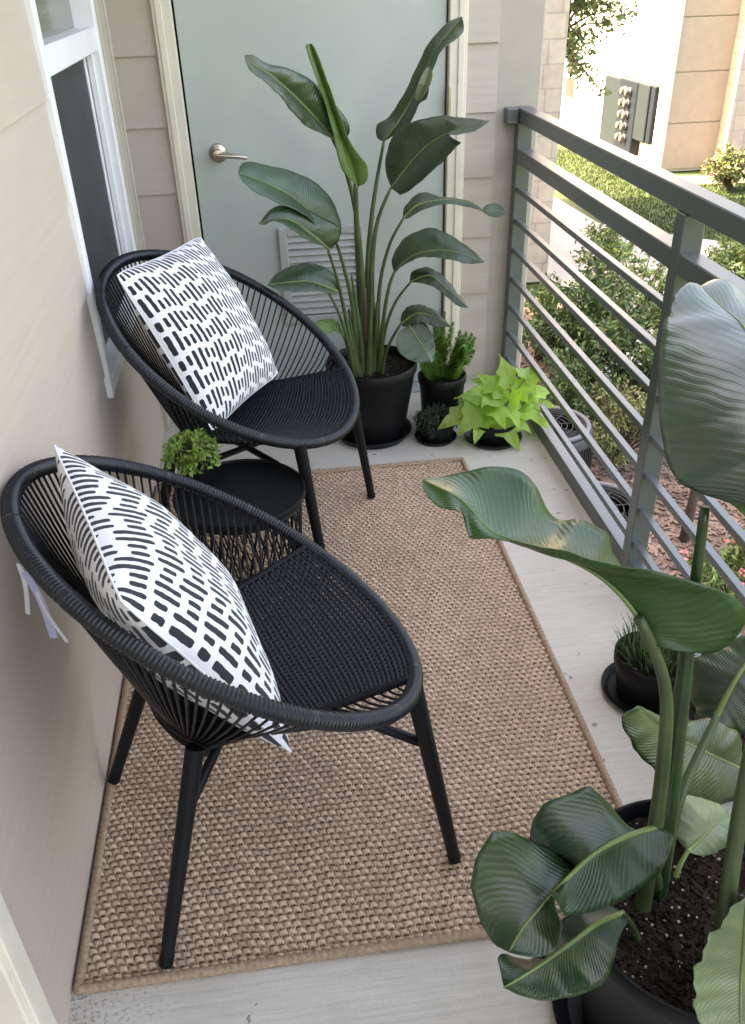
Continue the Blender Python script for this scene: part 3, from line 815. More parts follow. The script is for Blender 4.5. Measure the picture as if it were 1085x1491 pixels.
def stalk(parent, pts, r, mat=None, n=26, name='stalk'):
    P_ = resample([tuple(atY(*p)) for p in pts], n)
    rs = resample([(q,) for q in r], n)[:, 0] if isinstance(r, (list, tuple)) else [r] * n
    return MB().tube([Vector(p) for p in P_], [float(q) for q in rs], 10).build(name, mat or M['petiole'], parent)

# tall plant by the door
PB = (.805, 2.92)
pot('plant_pot', 'large round black pot holding the tall plant by the closet door', PB, .118, .168, .30, .035, .006, 'large black plant pots', chips=260)
saucer('wide black saucer under the large pot by the closet door', PB, .150, .028)
bp = empty('bird_of_paradise', (PB[0], PB[1], .26), 'tall bird of paradise plant with long stalks, standing in front of the closet door', 'plant', 'bird of paradise plants')
rs_ = [.0155, .013, .010, .007, .005]
def S_(pts, mat=None, r=rs_): stalk(bp, pts, r, mat)
S_([(533, 550, 2.90), (528, 420, 2.89), (518, 310, 2.86), (500, 238, 2.85), (484, 202, 2.84)])
strel_leaf(bp, [(485, 203), (465, 178), (437, 148), (400, 114), (372, 95), (356, 81)], [(472, 196), (448, 185), (428, 166), (404, 136), (378, 113), (362, 100)], [(505, 200), (508, 180), (488, 152), (455, 118), (420, 100), (388, 92), (368, 80)],
           (2.84, 2.74, 2.62), -.06, .05, seed=1)
S_([(528, 552, 2.92), (524, 420, 2.93), (519, 320, 2.84), (518, 268, 2.80)], M['petiole'], [.015, .013, .010, .008])
strel_leaf(bp, [(521, 272), (507, 225), (487, 165), (468, 110), (451, 64)], [(497, 245), (485, 195), (473, 150), (457, 105), (445, 68)], [(534, 264), (534, 239), (512, 210), (492, 160), (475, 112), (458, 68)],
           (2.80, 2.80, 2.78), -.02, -.03, M['leaf_new'], bow=.3, seed=2)
S_([(541, 552, 2.94), (535, 420, 2.98), (542, 310, 3.01), (559, 206, 3.03)])
strel_leaf(bp, [(558, 206), (575, 185), (600, 145), (618, 105), (640, 65), (673, 24)], [(549, 200), (549, 182), (566, 170), (588, 137), (607, 97), (625, 62), (652, 33)], [(575, 196), (596, 180), (612, 150), (622, 142), (628, 108), (645, 72), (674, 48)],
           (3.03, 3.05, 3.1), .03, -.06, seed=3)
strel_leaf(bp, [(608, 148), (618, 125), (626, 98)], [(604, 140), (610, 118), (620, 100)], [(615, 143), (628, 120), (630, 104)], (3.0, 2.99, 3.0), 0, -.02, M['leaf_pale'], rib=0, seed=33)
S_([(547, 552, 2.92), (541, 420, 2.91), (548, 330, 2.90), (569, 274, 2.89)])
strel_leaf(bp, [(570, 274), (592, 244), (622, 212), (662, 190), (713, 176)], [(563, 255), (562, 228), (574, 196), (600, 178), (642, 169), (680, 172)], [(582, 284), (594, 280), (612, 265), (640, 240), (672, 207), (648, 198), (692, 192)],
           (2.89, 2.84, 2.78), .07, -.09, seed=4, smoothR=False)
S_([(550, 552, 2.90), (552, 430, 2.90), (566, 360, 2.90), (588, 317, 2.90)], None, [.010, .008, .006, .0045])
_, tipp = strel_leaf(bp, [(587, 318), (610, 298), (650, 291), (690, 297), (704, 308)], [(590, 300), (613, 280), (640, 286), (680, 292)], [(595, 318), (616, 306), (650, 297), (688, 303)], (2.90, 2.92, 2.95), .05, -.02, seed=5)
strel_leaf(bp, [(701, 307), (718, 306), (739, 309)], [(710, 298), (726, 297)], [(713, 315), (728, 316)], (2.95, 2.95, 2.95), .02, -.02, rib=.001, seed=6)
S_([(551, 552, 2.88), (558, 470, 2.85), (566, 420, 2.83), (574, 397, 2.82)], None, [.010, .008, .006, .005])
strel_leaf(bp, [(574, 397), (604, 371), (652, 365), (706, 382)], [(571, 378), (588, 348), (628, 332), (668, 350), (692, 368)], [(582, 390), (612, 375), (650, 377), (682, 384)], (2.82, 2.77, 2.70), .09, -.04, seed=7)
S_([(553, 550, 2.90), (560, 485, 2.86), (576, 440, 2.83), (598, 411, 2.82)], None, [.008, .006, .005, .004])
strel_leaf(bp, [(597, 411), (625, 401), (650, 420), (682, 448)], [(600, 396), (621, 389), (645, 401), (665, 425)], [(610, 412), (632, 418), (650, 432), (668, 446)], (2.82, 2.79, 2.74), .05, -.02, seed=8)
S_([(556, 548, 2.86), (560, 520, 2.83), (570, 495, 2.80), (584, 471, 2.78)], None, [.008, .006, .005, .004])
strel_leaf(bp, [(583, 472), (610, 456), (640, 465), (658, 476)], [(587, 453), (605, 443), (630, 450), (646, 465)], [(590, 476), (612, 470), (636, 476)], (2.80, 2.78, 2.74), .06, -.02, seed=9)
strel_leaf(bp, [(596, 474), (606, 490), (619, 510), (629, 528)], [(581, 484), (578, 506), (590, 521), (610, 528)], [(612, 466), (626, 480), (633, 500), (633, 518)], (2.78, 2.74, 2.70), -.03, .03, seed=10)
S_([(524, 552, 2.88), (514, 450, 2.85), (501, 390, 2.82), (489, 350, 2.80)], None, [.011, .009, .007, .005])
strel_leaf(bp, [(490, 352), (465, 321), (430, 290), (395, 270), (347, 251)], [(478, 346), (442, 312), (408, 297), (368, 277), (352, 262)], [(497, 334), (488, 300), (465, 270), (432, 252), (400, 243), (357, 236)], (2.80, 2.74, 2.64), -.07, .07, seed=11)
S_([(520, 545, 2.84), (505, 470, 2.80), (492, 410, 2.76), (478, 365, 2.74)], None, [.009, .007, .006, .0045])
strel_leaf(bp, [(480, 364), (450, 339), (417, 319), (377, 326)], [(470, 358), (450, 351), (421, 332), (401, 322), (385, 327)], [(494, 348), (491, 329), (469, 316), (441, 303), (409, 299), (391, 308)], (2.74, 2.68, 2.60), -.05, .06, seed=12)
S_([(517, 548, 2.84), (506, 495, 2.80), (493, 455, 2.77), (479, 427, 2.75)], None, [.008, .006, .005, .004])
strel_leaf(bp, [(492, 424), (452, 410), (420, 411), (389, 415)], [(486, 429), (461, 424), (425, 425), (402, 421)], [(493, 412), (485, 397), (461, 385), (433, 385), (405, 397)], (2.76, 2.70, 2.64), -.04, .07, seed=13)
S_([(515, 548, 2.84), (507, 510, 2.82), (500, 489, 2.80)], None, [.006, .005, .004])
strel_leaf(bp, [(501, 491), (482, 473), (460, 469)], [(488, 483), (470, 486)], [(492, 468), (473, 464)], (2.80, 2.78, 2.75), -.03, .04, M['leaf_new'], seed=14)
for q_ in ((526, 500, 2.87, 512, 400), (545, 520, 2.88, 549, 440), (538, 520, 2.86, 541, 430), (519, 530, 2.86, 508, 450)): S_([(532 + (q_[0] - 532) * .6, 553, q_[2]), (q_[0], q_[1], q_[2]), ((q_[0] + q_[3]) / 2, (q_[1] + q_[4]) / 2, q_[2]), (q_[3], q_[4], q_[2])], None, [.017, .015, .011, .004])
S_([(537, 552, 2.89), (533, 480, 2.88), (531, 420, 2.885)], simple('dry_sheath', (.09, .055, .03), .6, .4, 12), [.017, .013, .006])

# near plant at bottom right
PN = (1.012, .700)
pot('plant_pot', 'large round black pot full of dark soil at the bottom right, nearest the viewer', PN, .135, .183, .335, .03, .006, 'large black plant pots', chips=2600)
saucer('wide black saucer under the large pot nearest the viewer', PN, .19, .03)
np_ = empty('bird_of_paradise', (PN[0], PN[1], .30), 'broad leaved bird of paradise plant in the foreground at the bottom right', 'plant', 'bird of paradise plants')
def T_(pts, r, mat=None): stalk(np_, pts, r, mat)
T_([(932, 1340, .705), (953, 1215, .735), (967, 1100, .75), (970, 1010, .765), (952, 945, .78), (930, 900, .79)], [.0135, .0135, .012, .010, .008, .007])
strel_leaf(np_, [(953, 940), (915, 880), (868, 836), (800, 803), (720, 776), (672, 728), (616, 699)],
           [(945, 905), (920, 855), (894, 808), (884, 776), (845, 758), (806, 752), (782, 712), (766, 690), (738, 680), (700, 682), (660, 690), (632, 695)],
           [(990, 948), (1035, 951), (1072, 928), (1087, 893), (1062, 866), (1005, 845), (935, 829), (868, 816), (790, 796), (722, 785), (684, 784), (676, 748), (640, 738), (618, 716)],
           (.78, .87, 1.0), .11, -.07, M['leaf_fresh'], seed=21, bow=.16, n=60, smoothL=True)
T_([(958, 1330, .72), (968, 1210, .745), (987, 1060, .775), (1002, 940, .79), (1015, 830, .80), (1027, 738, .815)], [.011, .012, .0148, .0148, .0140, .006], M['leaf'])
strel_leaf(np_, [(1125, 800), (1118, 660), (1106, 545), (1085, 480), (1050, 446), (1020, 417)],
           [(1085, 740), (1030, 722), (990, 703), (968, 660), (959, 590), (960, 520), (968, 462), (985, 427), (1005, 412)],
           [(1150, 780), (1165, 650), (1150, 540), (1115, 465), (1085, 425), (1050, 407)], (.735, .745, .86, 1.02), .03, .10, M['leaf_waxy'], seed=22, bow=.12, rip=.004, n=60, m=12)
T_([(1048, 1390, .60), (1075, 1200, .60), (1110, 1000, .62), (1125, 800, .66)], [.012, .011, .009, .007])
strel_leaf(np_, [(1120, 760), (1080, 732), (1038, 716)], [(1090, 722), (1060, 714)], [(1105, 770), (1070, 738)], (.95, .97, 1.0), 0, 0, M['leaf_new'], rib=0, seed=23)
T_([(957, 1290, .72), (950, 1230, .725), (958, 1203, .735)], [.009, .008, .006])
strel_leaf(np_, [(962, 1203), (915, 1217), (870, 1240), (830, 1275), (790, 1318), (762, 1350), (741, 1386)],
           [(925, 1208), (900, 1202), (893, 1176), (858, 1143), (835, 1154), (792, 1169), (775, 1195), (770, 1228), (842, 1249), (766, 1221), (745, 1210), (715, 1211), (692, 1252), (685, 1290), (700, 1345), (720, 1376)],
           [(982, 1217), (975, 1245), (955, 1278), (910, 1310), (860, 1329), (822, 1334), (800, 1292), (818, 1345), (815, 1383), (790, 1396), (757, 1391)],
           (.735, .68, .62), .055, -.045, seed=24, bow=.12, n=72, smoothL=False, smoothR=False, rib=.0045)
T_([(935, 1395, .66), (924, 1355, .665), (906, 1328, .665)], [.006, .005, .004])
strel_leaf(np_, [(907, 1329), (870, 1345), (830, 1374), (780, 1410), (734, 1438)], [(880, 1318), (838, 1326), (815, 1345), (808, 1378), (768, 1396), (728, 1390), (729, 1415)],
           [(913, 1342), (900, 1372), (891, 1410), (866, 1440), (802, 1457), (760, 1450)], (.665, .62, .565), .04, -.03, seed=25, bow=.14, rib=.004)
strel_leaf(np_, [(1085, 1122), (1022, 1092), (962, 1062), (928, 1028)], [(1083, 1152), (1043, 1173), (1014, 1164), (975, 1150), (947, 1116), (920, 1085), (906, 1050), (914, 1036)],
           [(1078, 1075), (1050, 1046), (1000, 1050), (970, 1045), (945, 1034)], (.97, .97, .95), -.06, .05, seed=26, bow=.2, rip=.004, rib=.002)
T_([(962, 1300, .73), (985, 1180, .77), (1012, 1110, .81), (1044, 1044, .85)], [.010, .009, .0075, .006])
strel_leaf(np_, [(1042, 1046), (1062, 1006), (1086, 968), (1115, 935)], [(1016, 1040), (1004, 1000), (1010, 960), (1045, 942), (1090, 925)], [(1068, 1062), (1100, 1058), (1120, 1000)], (.85, .87, .90), .08, -.03, seed=27, bow=.14, rip=.004, rib=.005)
T_([(975, 1300, .74), (988, 1265, .755), (1001, 1240, .77)], [.005, .004, .0035], M['midrib'])
strel_leaf(np_, [(1001, 1240), (1030, 1211), (1060, 1181)], [(985, 1218), (982, 1175), (996, 1158), (1022, 1162), (1045, 1170)], [(1022, 1246), (1050, 1241), (1071, 1216), (1070, 1192)], (.77, .80, .84), .03, -.01, M['leaf_pale'], seed=28, bow=.12)
strel_leaf(np_, [(1088, 1305), (1082, 1380), (1078, 1450), (1080, 1540)], [(1062, 1328), (1040, 1358), (1020, 1392), (1010, 1435), (1016, 1480), (1035, 1525)], [(1130, 1330), (1140, 1420), (1120, 1510)], (.58, .54, .47), -.02, .02, M['leaf_pale'], seed=29, bow=.12, rip=.005)
T_([(1042, 1395, .61), (1058, 1300, .63), (1074, 1200, .66), (1092, 1110, .69)], [.010, .0095, .009, .008])

# ------------------------------------------------------------------ the small potted plants at the far end
G_ = 'small black plant pots'
pa = (1.085, 2.985)
pot('plant_pot', 'black pot with upright foxtail fern, standing beside the column', pa, .075, .092, .20, .02, .005, G_)
fx = empty('foxtail_fern', (pa[0], pa[1], .19), 'upright bright green foxtail fern with plume shaped fronds beside the column', 'plant')
rn = random.Random(11)
for i in range(24):
    a = rn.uniform(0, 6.283); lean = rn.uniform(.02, .145); ht = rn.uniform(.10, .19)
    b0 = Vector((pa[0] + .045 * math.cos(a) * rn.random(), pa[1] + .045 * math.sin(a) * rn.random(), .185))
    tp = b0 + Vector((lean * math.cos(a), lean * math.sin(a), ht)); m_ = MB()
    m_.tube([b0, b0.lerp(tp, .5) + Vector((0, 0, .012)), tp], .0015, 4)
    ax = (tp - b0).normalized()
    for k in range(300):
        f = rn.random(); q = b0.lerp(tp, f); rr = .022 * math.sin(math.pi * min(1, .2 + .8 * f)) ** .6 + .003
        d = rdir(rn); d = (d - ax * d.dot(ax)).normalized(); leaf_quad(m_, q, d + ax * .8, ax, rr * 1.3, .0050, .1)
    m_.build('frond', M['fern'], fx, smooth=False)
pb = (1.035, 2.84)
pot('plant_pot', 'small black pot overflowing with dark trailing stems, in front of the fern pot', pb, .060, .074, .095, .01, .004, G_)
saucer('small black saucer under the pot of dark trailing stems', pb, .080, .014)
mo = empty('trailing_plant', (pb[0], pb[1], .09), 'dark green trailing plant spilling over its small black pot', 'plant')
m_ = MB(); st_ = MB()
for i in range(110):
    a = rn.uniform(0, 6.283); r0 = .07 * math.sqrt(rn.random()); hang = rn.uniform(0, .08) if r0 > .045 else 0
    pts = [Vector((pb[0] + r0 * math.cos(a) * f_, pb[1] + r0 * math.sin(a) * f_, z_)) for f_, z_ in ((.6, .088), (1.0, .105 + rn.uniform(0, .02)), (1.0 + .012 / max(r0, .02), .10 - hang * .4), (1.0 + .016 / max(r0, .02), .10 - hang))]
    st_.tube(pts, .0012, 4)
    for k in range(14):
        q = pts[rn.randrange(1, 3)].lerp(pts[3], rn.random()); leaf_quad(m_, q, rdir(rn), rdir(rn), rn.uniform(.006, .010), .006)
m_.build('foliage', M['moss'], mo, smooth=False); st_.build('stems', M['moss'], mo)
pc = (1.248, 2.80)
pot('plant_pot', 'low black bowl pot with lime green vine, next to the railing', pc, .070, .095, .085, .012, .004, G_)
saucer('black saucer under the lime green vine next to the railing', pc, .108, .016)
lv = empty('sweet_potato_vine', (pc[0], pc[1], .08), 'lime green sweet potato vine with pointed leaves next to the railing', 'plant')
def vine_leaf(parent, p, d, up, ln):
    d = d.normalized(); s = d.cross(up).normalized(); n2 = s.cross(d); ph0 = p.x * 900
    out = [(0, .0), (-.10, .10), (-.15, .24), (-.06, .36), (.05, .50), (.13, .42), (.20, .27), (.30, .30), (.44, .36), (.50, .27), (.56, .19), (.68, .16), (.80, .11), (.91, .05), (1, 0)]
    mb = MB(); mb.uv = []; rows = []
    for sg in (-1, 1):
        for k, (u, w) in enumerate(out):
            for t in (0, .5, 1):
                u2 = max(0, u) * (1 - t) + u * t
                q = p + d * (u2 * ln) + s * (sg * w * ln * t) + n2 * (.16 * ln * (w * t) * 1.2 - .30 * ln * u2 * u2 - .30 * ln * (w * t) ** 2 + .035 * ln * math.sin(9 * u2 + 2 * sg + ph0) * (.3 + t) - .05 * ln * math.sin(6 * u2 + sg) * t)
                rows.append(len(mb.v)); mb.v.append(tuple(q)); mb.uv.append((sg * t, u2))
    N_ = len(out)
    for h_ in range(2):
        for k in range(N_ - 1):
            for t in range(2):
                b0 = h_ * N_ * 3 + k * 3 + t; q = (b0, b0 + 1, b0 + 4, b0 + 3)
                mb.f.append(q if h_ else q[::-1])
    return mb.build('leaf', M['lime'], parent)
vine = [(672, 604, -.02, (-1, -.4, .1), 75), (690, 590, .0, (-.7, -.5, .1), 60), (700, 575, .02, (-.8, .1, .25), 62), (720, 560, .05, (-.5, .3, .6), 60), (740, 545, .07, (0, .3, .9), 62),
        (765, 560, .04, (.5, .2, .5), 62), (780, 585, .02, (.8, -.1, .1), 66), (770, 600, -.02, (.6, -.6, -.1), 62), (745, 600, -.05, (.3, -.9, -.1), 66), (722, 598, -.06, (0, -1, -.15), 72),
        (735, 620, -.07, (.25, -.8, -.6), 64), (700, 618, -.05, (-.3, -.8, -.5), 56), (715, 582, -.02, (-.3, -.5, .6), 58), (748, 580, -.01, (.3, -.3, .6), 60), (760, 575, .05, (.7, .6, .2), 60),
        (785, 570, .06, (1, .2, 0), 60), (728, 575, .03, (.1, .1, 1), 52), (690, 605, -.04, (-.6, -.8, -.3), 58), (755, 615, -.04, (.6, -.5, -.5), 54), (708, 560, .06, (-.6, .6, .3), 50), (770, 545, .08, (.4, .7, .5), 50)]
rn = random.Random(4)
vs_ = MB()
for (px, py, dy, d, ln) in vine:
    p = atY(px, py, pc[1] + dy); d = Vector(d); up = Vector((rn.uniform(-.3, .3), -.45 + rn.uniform(-.3, .2), 1))
    L_ = ln * 0.0025 * .82 * rn.uniform(.72, 1.0); d = d + Vector((rn.uniform(-.25, .25), rn.uniform(-.25, .25), rn.uniform(-.3, .15)))
    p = p - d.normalized() * L_ * .35
    vine_leaf(lv, p, d, up, L_ * 1.12)
    c0 = Vector((pc[0] + rn.uniform(-.02, .02), pc[1] + rn.uniform(-.02, .02), .075)); vs_.tube([c0, c0.lerp(p, .5) + Vector((0, 0, .02)), p], .0018, 5)
vs_.build('stems', M['petiole'], lv)

pg = (1.285, 1.435)
pot('plant_pot', 'small black pot of chive like grass behind the foreground plant', pg, .070, .088, .125, .012, .005, G_)
saucer('black saucer under the small pot of grass behind the foreground plant', pg, .108, .018)
gr = empty('potted_grass', (pg[0], pg[1], .11), 'tuft of fine dark green grass in a small black pot by the railing', 'plant')
m_ = MB()
for i in range(420):
    a = rn.uniform(0, 6.283); r0 = .074 * math.sqrt(rn.random()); b0 = Vector((pg[0] + r0 * math.cos(a), pg[1] + r0 * math.sin(a), .11))
    ln = rn.uniform(.03, .085); out = Vector((math.cos(a), math.sin(a), 0)) * rn.uniform(0, .035) * (r0 / .07) + Vector((rn.uniform(-.012, .012), rn.uniform(-.012, .012), 0))
    m_.tube([b0, b0 + out * .4 + Vector((0, 0, ln * .6)), b0 + out + Vector((0, 0, ln))], [.0013, .0011, .0003], 3)
m_.build('grass_blades', M['grassy'], gr)
ph_ = (1.325, 1.17)
pot('plant_pot', 'black pot with bare dark soil half hidden behind the foreground leaves', ph_, .075, .092, .17, .012, .005, G_, chips=120)

# ------------------------------------------------------------------ outdoors
wing = empty('stone_wing', (4.0, 13.2, GZ), 'pale limestone block wing of the building just beyond the beige column', 'building')
MB().bbox((1.6, 13.0, GZ), (4.85, 19, 5.2), .02).build('wall', M['stone'], wing, smooth=False)

fb = empty('apartment_building', (10, 20.3, GZ), 'pale sunlit apartment building across the lawn with tan panels and grey meter boxes', 'building')
MB().box((9.85, 20.5, GZ), (22, 60, 7)).build('wall', M['stucco'], fb, smooth=False)
pn = MB(); z = GZ + .08
rows = [GZ + .06, -1.72, -.66, .42, 1.5, 2.6, 3.7, 4.8]
for a, b in zip(rows, rows[1:]): pn.bbox((9.93, 20.44, a), (11.22, 20.499, b - .025), .006)
pn.build('siding_panels', M['panel'], fb, smooth=False)
tm = MB().bbox((9.83, 20.42, GZ), (9.93, 20.51, 7), .01); tm.bbox((9.80, 20.52, GZ), (9.849, 20.62, 7), .01)
tm.build('corner_board', M['cream'], fb, smooth=False)
dsp = MB().tube([(9.80, 20.72, 6), (9.80, 20.72, GZ + .22), (9.74, 20.68, GZ + .12), (9.60, 20.6, GZ + .08)], .045, 10); dsp.build('downspout', M['cream'], fb)
sc_ = MB().bbox((11.22, 20.0, GZ), (11.62, 20.52, 7), .01); sc_.bbox((11.62, 20.2, GZ), (22, 20.499, -1.75), .01)
sc_.build('stone_pier', M['stone'], fb, smooth=False)
MB().box((11.62, 20.3, -1.75), (22, 20.498, 7)).build('upper_wall', M['stucco'], fb, smooth=False)
def far_window(x0, x1, z0, z1, face, pos):
    fr = MB(); w = .07
    def bx(u0, u1, a, b, d0, d1):
        return ((u0, pos - d1, a), (u1, pos - d0, b)) if face == 'y' else ((pos - d1, u0, a), (pos - d0, u1, b))
    for u0, u1, a, b in ((x0, x0 + w, z0, z1), (x1 - w, x1, z0, z1), (x0 + w, x1 - w, z0, z0 + w), (x0 + w, x1 - w, z1 - w, z1), (x0 + w, x1 - w, (z0 + z1) / 2 - w / 2, (z0 + z1) / 2 + w / 2)):
        fr.bbox(*bx(u0, u1, a, b, .0, .05), .006)
    o = fr.build('window', M['white'], fb, smooth=False)
    MB().box(*bx(x0 + w + .001, x1 - w - .001, z0 + w + .001, z1 - w - .001, .004, .015)).build('pane', M['dark_glass'], o, smooth=False)
far_window(11.72, 12.75, -1.72, -.30, 'y', 20.298)
far_window(26.6, 27.6, -2.0, -.75, 'x', 9.848)
far_window(28.0, 29.0, -2.0, -.75, 'x', 9.848)
# electric meters on the far wall
mc = empty('meter_cabinet', (9.8, 22.3, GZ), 'tall grey electric meter bank mounted on the sunlit far wall', 'meter cabinet')
MB().bbox((9.66, 22.75, -2.78), (9.849, 23.95, -1.02), .02).build('side_cabinet', M['meter_green'], mc, smooth=False)
MB().bbox((9.60, 21.65, -2.62), (9.849, 22.745, -.98), .02).build('meter_panel', M['meter_grey'], mc, smooth=False)
MB().bbox((9.62, 20.98, -2.22), (9.849, 21.645, -.98), .02).build('side_cabinet', M['meter_green'], mc, smooth=False)
MB().bbox((9.66, 20.74, -2.22), (9.849, 20.975, -.98), .02).build('side_cabinet', M['meter_grey'], mc, smooth=False)
for k in range(5):
    for yy in (22.02, 22.30):
        zz = -1.22 - k * .26
        mm = MB().lathe([(0, 0), (.10, 0), (.10, .05), (.085, .06), (.085, .13), (.07, .15), (0, .155)], (9.605, yy + (k % 2) * .02, zz), 20, Matrix.Rotation(rad(-90), 4, 'Y'))
        mm.build('meter', M['meter_glass'], mc, auto=40)

# shrubs -------------------------------------------------------------
def shrub(name, label, cat, c, rx, rz, nb, nl, leafmat, ls, seed, flowers=None, nfl=0, group=None, sparse=.35):
    rn = random.Random(seed); root = empty(name, (c[0], c[1], GZ), label, cat, group)
    stems = MB(); lf = MB(); fl = MB(); C = Vector((c[0], c[1], GZ + .05))
    for i in range(nb):
        d = rdir(rn); d.z = abs(d.z) * .9 + .25; d.normalize()
        k = rn.uniform(.55, 1.0)
        tip = C + Vector((d.x * rx * k, d.y * rx * k, d.z * rz * k + .1)); mid = C.lerp(tip, .5) + Vector((0, 0, .12 * rz)) + rdir(rn) * .08 * rx
        stems.tube([C + rdir(rn) * .06, mid, tip], [.016, .010, .004], 5)
        for q in range(nl):
            f = sparse + (1 - sparse) * rn.random() ** .7; p = C.lerp(mid, f * 2) if f < .5 else mid.lerp(tip, f * 2 - 1)
            p = p + rdir(rn) * rx * .17 * rn.random()
            dd = rdir(rn) + d * .5; leaf_quad(lf, p, dd, (rdir(rn) + Vector((0, 0, .8))).normalized(), ls * rn.uniform(.7, 1.3), ls * rn.uniform(.35, .6))
        if flowers and rn.random() < nfl:
            for q in range(14):
                p = tip + rdir(rn) * .10 * rn.random(); leaf_quad(fl, p, rdir(rn), Vector((0, 0, 1)), .045, .04)
    stems.build('branches', M['grey_stem'], root); lf.build('foliage', leafmat, root, smooth=False)
    if fl.v: fl.build('flowers', M[flowers], root, smooth=False)
    return root
SG = 'shrubs below the balcony'
def gp(px, py, z=GZ): return atZ(px, py, z)
def sh(px, py, zc, *a, **k):
    p = gp(px, py, zc); return shrub('shrub', a[0], 'shrub', (p.x, p.y), *a[1:], group=SG, **k)
sh(860, 470, -1.9, 'tall dark green leafy shrub in the middle of the bed below the railing', .95, 1.75, 52, 80, M['shrub_dark'], .085, 31)
sh(925, 420, -2.0, 'pale green shrub with white blossom, right of the dark shrub below the railing', 1.0, 1.5, 42, 55, M['shrub_light'], .075, 32, flowers='flower_white', nfl=.75)
sh(890, 350, -2.1, 'small bright green shrub at the edge of the pale path', .7, 1.15, 28, 42, M['shrub_light'], .08, 33, flowers='flower_white', nfl=.25)
sh(905, 600, -2.2, 'low olive green shrub at the edge of the bark mulch',   .68, .9, 40, 60, M['shrub_olive'], .06, 34)
sh(790, 470, -2.3, 'light green shrub against the foot of the stone wing', .75, 1.0, 40, 70, M['shrub_light'], .07, 35)
sh(950, 540, -2.3, 'low green shrub with white blossom below the near railing post', .65, .95, 40, 80, M['shrub_dark'], .07, 36, flowers='flower_white', nfl=.5)
sh(840, 570, -2.3, 'low dark green shrub closest to the balcony wall, above the air conditioner units', .62, .8, 40, 80, M['shrub_dark'], .06, 37)
sh(1075, 830, -2.45, 'low rose bush with pink flowers beyond the near railing', .45, .6, 30, 60, M['shrub_light'], .06, 38, flowers='flower_pink', nfl=.4)
sh(1065, 245, -2.35, 'reddish flowering shrub in front of the far window', .75, .85, 50, 70, M['shrub_olive'], .09, 39, flowers='flower_pink', nfl=.5)
sh(1085, 380, -2.4, 'rounded green shrub beside the path behind the top rail', .8, .7, 40, 70, M['shrub_light'], .07, 40)
p = gp(1000, 775)
def tree(name, label, c, z0, trunk_h, tr0, crown_c, crown_r, nb, nl, ls, seed, mat):
    rn = random.Random(seed); root = empty(name, (c[0], c[1], z0), label, 'tree'); tk = MB()
    topp = Vector((c[0] + .1, c[1], z0 + trunk_h)); tk.tube([Vector((c[0], c[1], z0 - .05)), Vector((c[0] + .03, c[1] + .02, z0 + trunk_h * .5)), topp], [tr0, tr0 * .8, tr0 * .55], 12)
    lf = MB(); CC = Vector(crown_c)
    for i in range(nb):
        d = rdir(rn); tip = CC + Vector((d.x * crown_r[0], d.y * crown_r[1], d.z * crown_r[2])) * rn.uniform(.5, 1)
        mid = topp.lerp(tip, .5) + Vector((0, 0, .15)) + rdir(rn) * .15
        tk.tube([topp - Vector((0, 0, rn.uniform(0, .5) * trunk_h * .4)), mid, tip], [tr0 * .32, tr0 * .16, .006], 5)
        for q in range(nl):
            p_ = mid.lerp(tip, rn.random()) + rdir(rn) * .28 * rn.random(); leaf_quad(lf, p_, rdir(rn) + Vector((0, 0, -.4)), rdir(rn), ls * rn.uniform(.7, 1.3), ls * rn.uniform(.4, .6))
    tk.build('trunk', M['bark'], root); lf.build('crown', mat, root, smooth=False)
t0 = atY(812, 120, 17.5)
tree('young_tree', 'light green tree with drooping leafy branches in front of the sunlit building', (t0.x - .3, 17.8), GZ, 3.2, .10, (t0.x + .35, 17.8, t0.z + 1.0), (1.2, .9, 1.75), 46, 60, .13, 51, M['tree_leaf'])
p = gp(995, 790)
tree('slim_tree', 'slim brown tree trunk rising from the mulch beyond the near railing', (p.x, p.y), GZ, 1.9, .045, (p.x + .75, p.y + .2, GZ + 2.0), (.65, .6, .45), 22, 50, .08, 52, M['shrub_light'])

